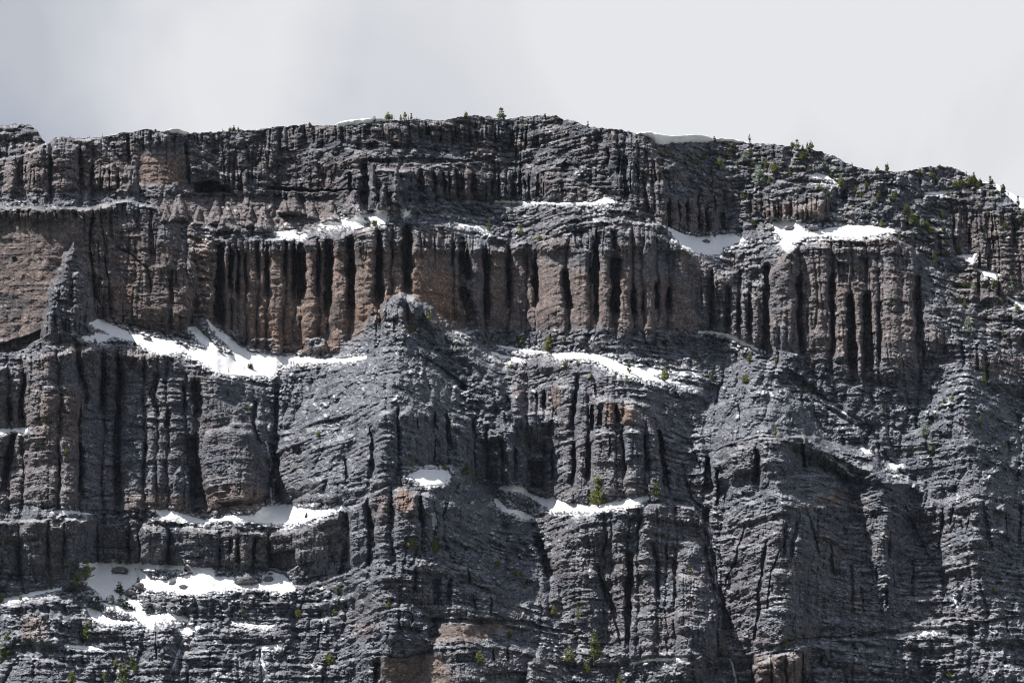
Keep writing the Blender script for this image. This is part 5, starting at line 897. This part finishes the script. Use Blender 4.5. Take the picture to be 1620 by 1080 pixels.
# (block, x, foot y, height in chart pixels, shape, needles, label)
TREES = [
 (0,592,189,9,'bush','green','low bushy pine on the long cornice, leftmost of the centre skyline trees'),
 (0,614,190,13,'bush','green','tallest bushy pine at the right end of the long cornice'),
 (0,620,190,10,'slim','dark','slim pine leaning against the bushy pine by the long cornice'),
 (0,623.5,190,6,'thin','dark','tiny sapling right of the bushy pine by the long cornice'),
 (0,634,190,9,'slim','dark','slim dark skyline pine, first of the thin row left of the summit'),
 (0,640.5,190,13,'cone','yellow','yellow-green cone pine, tallest of the thin row left of the summit'),
 (0,646,190,8,'thin','green','thin sapling just right of the yellow-green cone pine'),
 (0,650.5,190,11,'slim','dark','dark slim pine at the right of the thin row left of the summit'),
 (0,659,191,5,'thin','dark','lone tiny sapling right of the thin skyline row'),
 (0,583,193,3.5,'thin','dark','tiny sprig on the crest of the long cornice'),
 (0,737,186,10,'bush','green','small pine on the left shoulder of the summit'),
 (0,793,190,18,'cone','green','largest full pine standing in the notch of the summit'),
 (0,797,191,11,'slim','green','smaller pine hugging the largest summit pine'),
 (0,862,185,6,'bush','green','low bush on the right summit dome'),
 (0,880,190,7,'bush','yellow','yellowish bush just below the right summit dome'),
 (0,930,201,9,'slim','dark','lone thin pine on the rim right of the summit'),
 (0,984,207,4,'thin','dark','tiny sprig on the rim far right of the summit'),
 (0,490,199,6,'bush','green','small pine alone on the rim left of the long cornice'),
 (0,364,208,7,'bush','green','left bush of the trio on the left rim'),
 (0,370,208,9,'bush','dark','middle bush of the trio on the left rim'),
 (0,377,208,7,'bush','green','right bush of the trio on the left rim'),
 (0,352,208,6,'snag','dark','bare twig left of the bush trio on the left rim'),
 (0,246,208,5,'bush','dark','small scrub by the small rounded cornice'),
 (0,162,216,6,'thin','dark','thin twig on the far left rim'),
 (0,111,219,5,'thin','dark','tiny twig on the rim above the castellated wall'),
 (0,142,219,5,'thin','dark','second tiny twig on the rim right of the castellated wall'),
 (0,1108,216,9,'snag','dark','bare dead tree standing on the thick cornice'),
 (0,1113,216,7,'snag','dark','smaller bare snag right of the dead tree on the thick cornice'),
 (0,1130,225,9,'bush','dark','dark scrub where the thick cornice ends'),
 (0,1186,232,19,'thin','green','tall thin tree breaking the rim right of the white snow crest'),
 (0,1254,234,11,'bush','green','left pine of the skyline cluster on the right rim'),
 (0,1261,236,14,'cone','green','tallest pine of the skyline cluster on the right rim'),
 (0,1270,236,7,'bush','green','low pine in the middle of the right rim cluster'),
 (0,1277,236,11,'slim','dark','dark slim pine in the right rim cluster'),
 (0,1283,237,13,'cone','green','right pine of the skyline cluster on the right rim'),
 (0,1348,263,6,'slim','dark','lone small pine on the falling right rim'),
 (0,1378,272,5,'thin','dark','tiny sapling left of the round bush on the right saddle'),
 (0,1388,273,10,'bush','green','round bushy pine on the right saddle'),
 (0,1404,272,14,'twin','green','taller forked pine on the right saddle'),
 (0,1455,274,8,'bush','green','low scrub on the snowy right knoll'),
 (0,1473,280,10,'cone','yellow','yellowish pine below the top of the right knoll'),
 (0,1487,266,6,'bush','green','small bush on top of the right knoll'),
 (0,1516,298,16,'bush','yellow','broad yellowish pine on the shaded side of the right knoll'),
 (0,1529,280,8,'slim','dark','small dark pine on the right shoulder of the knoll'),
 (0,1534,292,14,'bush','green','bushy pine amid the right shoulder grove'),
 (0,1541,290,17,'twin','green','forked tall pine of the right shoulder grove'),
 (0,1551,292,10,'bush','dark','dark low pine in front of the far snow slope'),
 (0,1567,296,16,'twin','dark','dark forked pine against the far snow slope'),
 (0,1574,299,10,'slim','dark','slim pine right of the dark forked pine'),
 (0,1588,306,14,'twin','dark','dark pine lower down against the far snow slope'),
 (0,1595,311,11,'snag','dark','bare snag beside the lower dark pine at far right'),
 (0,1611,326,16,'slim','dark','outermost slim pine at the right end of the skyline'),
 (3,50,325,13,'bush','green','small bush on the upper right face below the thick cornice'),
 (3,175,335,14,'bush','yellow','yellowish bush under the white snow crest'),
 (3,240,250,9,'bush','green','bush just below the rim under the white snow crest'),
 (3,295,315,15,'bush','pale','frosted bush below the tall thin rim tree'),
 (3,320,300,13,'cone','green','green pine beside the frosted bush on the upper right face'),
 (3,362,425,32,'cone','pale','tall frosted pine on the upper right face'),
 (3,395,355,17,'slim','green','slim green pine right of the tall frosted pine'),
 (3,435,365,15,'bush','yellow','yellow-green bush on the upper right face'),
 (3,507,392,15,'slim','green','slim pine left of the small snow patch under the right skyline'),
 (3,625,305,12,'slim','green','pine just under the right rim cluster'),
 (3,705,395,13,'bush','green','bush at the end of the small snow patch under the right skyline'),
 (3,752,438,18,'bush','yellow','full yellowish pine below the small snow patch'),
 (3,650,455,11,'bush','yellow','low yellowish bush above the brown wall on the right'),
 (3,547,472,11,'slim','green','small pine above the brown wall on the right'),
 (3,360,562,26,'slim','green','tall slim pine at the left end of the brown wall'),
 (3,335,625,11,'bush','green','bush below the brown wall by the bright snow'),
 (3,285,492,9,'bush','yellow','small yellowish bush on the middle of the upper right face'),
 (3,408,425,8,'bush','yellow','tiny yellowish bush beside the tall frosted pine'),
 (3,830,610,6,'thin','yellow','yellow sprig on the upper rim of the right shelf snow'),
 (3,943,628,11,'bush','yellow','bright yellow-green bush at the upper rim of the right shelf snow'),
 (3,905,515,12,'cone','pale','pale frosted pine on the slope above the right shelf snow'),
 (3,1092,610,22,'bush','green','large bushy pine on the slope below the right saddle'),
 (3,1130,628,16,'bush','pale','frosted bush right of the large bushy pine'),
 (3,1160,645,13,'bush','green','green bush lowest of the clump below the right saddle'),
 (3,1000,500,12,'bush','green','bush on the gully side below the right saddle'),
 (3,1195,805,20,'slim','green','slim pine on the outer edge of the right pillars'),
 (3,1380,925,10,'bush','pale','pale bush among the lower far right rocks'),
 (3,1560,940,27,'slim','pale','tall frosted slim pine near the right edge'),
 (3,1590,1030,13,'bush','green','green bush at the right edge below the frosted slim pine'),
 (3,1285,985,10,'slim','green','small slim pine right of the right pillars'),
 (3,1440,690,12,'thin','pale','pale thin tree on the far right wall'),
 (2,850,672,17,'cone','yellow','yellow-green pine on the ledge above the central pillars'),
 (2,702,645,17,'slim','green','slim pine left on the ledge above the central pillars'),
 (2,940,695,11,'bush','yellow','low yellowish bush right on the ledge above the central pillars'),
 (2,865,165,13,'bush','green','bush on the summit wall under the largest pine'),
 (2,1018,142,10,'slim','green','slim pine under the right summit dome'),
 (2,1548,295,12,'bush','yellow','yellow bush below the thick cornice'),
 (2,1362,615,7,'bush','yellow','tiny bush at the right end of the banded slope'),
 (2,158,625,13,'bush','green','bush by the snow pocket among the hoodoos'),
 (2,1520,735,8,'thin','yellow','yellow sprig right of the banded slope'),
 (1,905,590,8,'bush','yellow','yellow bush among the leftmost hoodoos'),
 (1,1345,640,8,'thin','yellow','yellow sprig among the hoodoos above the black clefts'),
 (1,1410,665,8,'thin','yellow','yellow sprig on the rim above the black clefts'),
 (5,415,182,20,'slim','yellow','slim yellowish pine right below the central spur top'),
 (5,505,152,11,'bush','yellow','small yellowish bush on the brown wall beside the spur top'),
 (5,330,230,12,'bush','yellow','bush on the left slope of the spur top'),
 (5,545,305,11,'slim','green','small pine on the right slope of the central spur'),
 (5,595,365,18,'slim','green','taller green pine on the right flank of the central spur'),
 (5,475,225,7,'bush','yellow','tiny bush right of the slim pine on the spur'),
 (5,525,210,7,'bush','yellow','tiny bush on the ledge right of the spur top'),
 (5,680,285,9,'bush','green','low bush at the left end of the broken snow line'),
 (5,855,295,18,'cone','green','full green pine on the broken snow line'),
 (5,982,308,20,'bush','yellow','tall loose yellowish tree on the broken snow line'),
 (5,1060,268,7,'bush','green','small bush above the long central snow ramp'),
 (5,808,398,8,'bush','yellow','low bush under the thin streak on the banded slope'),
 (5,1062,385,10,'bush','yellow','yellow bush below the upper end of the long central ramp'),
 (5,1122,380,8,'bush','yellow','small bush below the middle of the long central ramp'),
 (5,1365,422,19,'slim','green','slim green pine on the long central ramp'),
 (5,1535,465,27,'cone','yellow','big yellow-green pine at the lower end of the long central ramp'),
 (5,1357,475,13,'slim','green','slim pine below the long central ramp'),
 (5,1185,440,8,'bush','yellow','yellow sprig above the central pillar wall'),
 (5,595,915,25,'cone','green','left full pine of the pair above the central knob'),
 (5,725,922,26,'cone','green','right full pine of the pair above the central knob'),
 (5,337,868,15,'slim','yellow','yellow-green pine at the left end of the snow cap'),
 (5,492,882,10,'bush','yellow','small yellow bush on the upper rim of the snow cap'),
 (5,440,862,8,'bush','yellow','tiny yellow bush above the snow cap'),
 (5,625,945,8,'bush','yellow','tiny bush below the pine pair on the knob'),
 (5,1218,1055,48,'cone','yellow','tallest yellow-green pine standing in the curved central snow band'),
 (5,1246,1042,26,'cone','green','smaller pine against the tallest pine in the curved snow band'),
 (5,1495,1003,19,'cone','green','pine at the right end of the curved central snow band'),
 (5,495,785,8,'thin','yellow','yellow sprig on the spur wall'),
 (6,317,365,13,'bush','yellow','yellowish bush on the top slope of the right spur'),
 (6,300,468,15,'bush','yellow','fuller yellow bush lower on the left slope of the right spur'),
 (6,440,368,11,'slim','yellow','small yellow pine at the peak of the right spur'),
 (6,135,450,10,'bush','yellow','yellow bush left of the right spur'),
 (6,60,335,9,'bush','yellow','tiny yellow bush on the banded slope right of centre'),
 (6,1125,428,25,'bush','green','bushy green pine at the foot of the right pillars'),
 (6,1357,238,31,'cone','pale','tall frosted pine on the far right slope'),
 (6,1520,252,14,'slim','yellow','slim yellow pine near the right edge above the far wall'),
 (6,1435,484,23,'slim','green','tall green pine below the frosted pine at far right'),
 (6,1155,725,28,'bush','pale','large frosted tree in the middle of the right slope'),
 (6,1180,790,22,'bush','pale','frosted bush below the large frosted tree'),
 (6,1185,815,13,'slim','green','green pine at the foot of the frosted clump'),
 (6,1090,805,17,'slim','yellow','slim yellow pine left of the frosted clump'),
 (6,945,615,14,'slim','pale','pale slim tree in the gully under the right pillars'),
 (6,1415,685,19,'thin','yellow','thin yellowish tree alone on the far right spur'),
 (6,440,720,17,'slim','yellow','slim yellow pine on the front of the right spur'),
 (6,1048,475,11,'bush','yellow','yellow bush on a little crag under the right pillars'),
 (6,1240,560,9,'bush','yellow','yellow bush on the far right slope left of the ragged edge'),
 (6,1282,553,9,'bush','yellow','second yellow bush on the far right slope'),
 (6,1310,515,7,'bush','green','small green bush above the two yellow bushes at far right'),
 (6,882,945,15,'bush','yellow','loose yellow bush under the right flank of the right spur'),
 (6,950,1012,9,'bush','yellow','bright tiny bush above the big lower right dome'),
 (6,486,908,11,'thin','yellow','yellow sprig at the foot of the right spur wall'),
 (6,1522,775,12,'thin','yellow','thin yellow sapling on the domed slope near the right edge'),
 (6,605,508,9,'bush','yellow','yellow bush at the top of the long gully streak'),
 (7,407,585,32,'cone','yellow','tall yellow-green pine at the left end of the ragged snowfield'),
 (7,368,615,20,'bush','yellow','bushy yellow pine left of the ragged snowfield'),
 (7,338,640,11,'bush','yellow','low bush leftmost of the trees by the ragged snowfield'),
 (7,240,635,13,'slim','green','slim pine on the slanting snow line at left'),
 (7,98,690,12,'slim','green','small slim pine at the lower left edge'),
 (7,5,695,12,'bush','yellow','bush cut by the left edge above the big corner pine'),
 (7,567,660,18,'cone','dark','dark fir standing in the ragged lower left snowfield'),
 (7,572,705,15,'cone','dark','dark fir below the first dark fir in the snow'),
 (7,600,735,18,'cone','dark','dark broad fir lowest of the three in the snow'),
 (7,625,740,10,'slim','dark','small dark fir right of the three snow firs'),
 (7,655,612,13,'slim','dark','dark little fir behind the snowfield boulder'),
 (7,880,548,8,'bush','dark','dark bush on the upper rim of the ragged snowfield'),
 (7,30,955,38,'cone','green','big full pine in the lower left corner'),
 (7,8,975,22,'cone','green','pine cut by the left edge beside the corner pine'),
 (7,415,885,36,'cone','green','tall dark green pine in the lower left trees'),
 (7,395,890,22,'slim','green','slimmer pine left of the tall dark green pine'),
 (7,340,1078,16,'bush','yellow','pale yellow bush at the bottom left edge'),
 (7,585,1085,34,'cone','green','large green pine at the bottom edge left of the mound'),
 (7,625,1008,24,'slim','green','slim green pine above the large bottom edge pine'),
 (7,642,1025,12,'bush','green','small pine right of the slim bottom left pine'),
 (7,555,1000,14,'bush','yellow','yellow bush left of the slim bottom left pine'),
 (7,500,1060,13,'bush','yellow','yellow bush near the bottom left edge'),
 (7,1415,772,15,'bush','yellow','round yellow bush on the slope right of the mound'),
 (7,1560,995,19,'bush','yellow','yellow bush on top of the bottom centre knob'),
 (7,893,768,9,'bush','yellow','tiny yellow bush on the branching snow strip'),
 (7,1150,745,7,'bush','yellow','tiny yellow bush above the mound'),
 (7,1605,655,12,'bush','yellow','yellow bush on the left slope of the centre'),
 (7,1597,748,13,'bush','yellow','lower yellow bush on the left slope of the centre'),
 (7,1455,298,9,'bush','dark','dark scrub on the tilted bright snowbank'),
 (7,1412,305,6,'thin','dark','tiny twig on the tilted bright snowbank'),
 (4,1188,402,11,'bush','dark','dark little fir in the middle of the forked snowfield'),
 (4,1160,402,5,'thin','dark','tiny twig left of the dark little fir in the forked snow'),
 (4,1085,412,6,'thin','dark','tiny twig in the shaded forked snow'),
 (4,115,675,14,'bush','green','green bush in the left cleft by the small snow strip'),
 (4,495,640,14,'slim','green','slim pine in the niche of the left pillar wall'),
 (4,1178,600,9,'bush','yellow','bright little bush below the forked snowfield'),
 (4,350,775,12,'thin','yellow','yellow sprig on the left pillar wall'),
 (4,312,805,9,'bush','yellow','low yellow bush on the left pillar wall'),
 (4,1512,720,9,'bush','yellow','yellow bush on the left flank of the central spur'),
 (4,640,290,7,'bush','green','tiny green bush below the arm of the forked snowfield'),
 (8,335,435,26,'bush','yellow','loose yellow-green tree under the orange face'),
 (8,440,462,26,'bush','yellow','left half of the loose tree pair below the knob'),
 (8,460,440,22,'cone','yellow','right half of the loose tree pair below the knob'),
 (8,520,410,8,'bush','yellow','tiny yellow bush right of the loose tree pair'),
 (8,785,505,18,'slim','green','slim green pine on the lower centre slope'),
 (8,742,530,14,'bush','yellow','yellow bush left of the slim pine on the lower centre slope'),
 (8,828,572,11,'bush','yellow','left yellow bush of the two on the lower centre ledge'),
 (8,852,572,9,'bush','yellow','right yellow bush of the two on the lower centre ledge'),
 (8,868,632,8,'bush','yellow','small bush below the two yellow ledge bushes'),
 (8,948,685,11,'thin','yellow','thin yellow sapling on the lower centre slope'),
 (8,1008,755,14,'bush','yellow','yellow bush above the long dark overhang line'),
 (8,1122,778,18,'slim','yellow','slim yellow pine near the end of the dark overhang line'),
 (8,1100,848,15,'slim','yellow','slim yellow pine just below the dark overhang line'),
 (8,1200,985,50,'slim','green','tallest slim green pine at the lower centre'),
 (8,1212,965,30,'cone','green','shorter pine touching the tallest slim pine at lower centre'),
 (8,1165,1035,18,'bush','yellow','bushy pine left below the tallest slim pine'),
 (8,1080,978,20,'bush','yellow','yellow tree left of the tallest slim pine at lower centre'),
 (8,655,992,20,'bush','yellow','loose yellow tree on the bottom banded wall'),
 (8,800,862,12,'bush','green','green bush on the smooth brown slab'),
 (8,228,722,11,'bush','yellow','yellow bush above the bottom centre knob'),
 (8,345,695,6,'bush','yellow','tiny yellow sprig right of the bottom centre knob'),
 (8,1320,1082,12,'bush','yellow','yellow bush at the bottom edge right of centre'),
 (9,540,885,16,'slim','yellow','slim yellow pine under the big lower right dome'),
 (9,490,902,12,'bush','yellow','low yellow bush left under the big lower right dome'),
 (9,718,560,12,'slim','yellow','yellow sprig in the notch of the big dome'),
 (9,640,548,9,'bush','green','tiny green bush left of the notch of the big dome'),
 (9,1090,668,15,'slim','green','green pine in the right cleft of the big dome'),
 (9,32,565,13,'slim','yellow','thin yellow pine on top of the lower right pillars'),
 (9,1475,650,10,'bush','yellow','yellow bush on the far right domed buttress'),
 (9,1270,1050,12,'bush','yellow','yellow bush at the bottom right'),
]
SHRUBS = [(100,300),(140,345),(215,300),(260,330),(470,330),(520,350),(600,360),(820,460),(850,480),(960,470),(985,490),(1010,470),(1050,560),(1075,575),(1105,590),(1145,600),(1180,650),(1230,580),(1250,700),(1310,740),(1340,900),(1370,905),(1420,910),(1240,640),(1450,560),(1530,620),(1600,560),(1180,380),(1110,380),(1210,400),(890,540),(1030,680),(75,315),(190,345),(455,350),(770,455),(1065,545),(1160,620),(930,480),(1290,430),(1330,425),(1400,440),(20,345),(225,260),(330,330),(415,400),(565,300),(590,285),(670,340),(690,470),(740,360),(870,430),(1095,505),(1120,480),(1260,470),(1340,470),(1385,400),(1470,470),(1520,440),(1420,640),(1240,760),(1290,870),(1130,820),(1480,900),(1560,880),(1340,1000),(1450,1010),(1510,990)]
PLACES = [(60,320,'below the thick grey cornice'),(240,300,'below the white snow crest'),(380,370,'beside the tall frosted pine'),(560,320,'under the right rim cluster of pines'),(720,420,'near the small snow patch under the right skyline'),(860,470,'on the rib above the right shelf snow'),(990,480,'in the gully below the right saddle'),(1090,570,'round the large bushy pine below the saddle'),(1190,640,'on the slope right of the large bushy pine'),(1160,400,'on the left side of the right knoll'),(1330,430,'on the shaded side of the right knoll'),(1470,480,'below the right shoulder grove'),(1560,590,'on the far right wall near the edge'),(1260,730,'on the outer edge of the right pillars'),(1370,900,'among the lower far right rocks'),(1480,960,'below the frosted slim pine at the right edge')]
for x, y in SHRUBS:
    hh = 6.5 + (x * 7 + y) % 7; lf = ('green', 'yellow', 'green', 'pale', 'dark')[(x + y) % 5]
    pl = min(PLACES, key=lambda p: math.hypot(p[0] - x, p[1] - y))[2]
    TREES.append((3, x, y + 8, hh, 'bush', lf, '%s %s shrub %s' % ('larger' if hh > 10 else 'low' if hh > 8 else 'tiny', {'green': 'green', 'yellow': 'yellowish', 'pale': 'frosted', 'dark': 'dark'}[lf], pl)))
for k, (t, x, y, h, kind, lf, lab) in enumerate(TREES):
    u, v = P(t, [(x, y)])[0]; (X, Yw, Z), yy = ground(u, v)
    tm, cm = proto(kind, k % 4, lf); sc = h / FPX * yy * (1.22 if h < 22 else 1.04)
    root = obj('bush' if kind == 'bush' and h < 14 else 'pine_tree', None, label=lab, category='bush' if kind == 'bush' and h < 14 else 'tree', group='shrubs below the right skyline' if ' shrub ' in lab else 'conifers on the cliff')
    root.location = (X, Yw - .35, Z - .2); root.rotation_euler = (0, 0, (k * 2.4) % 6.28); wd = 1.0 if kind != 'bush' else 1.15
    wd *= .9 + .35 * ((k * 37) % 10) / 10
    root.scale = (sc * wd, sc * wd, sc); root.empty_display_size = .2
    obj('trunk', tm, root); obj('crown', cm, root)
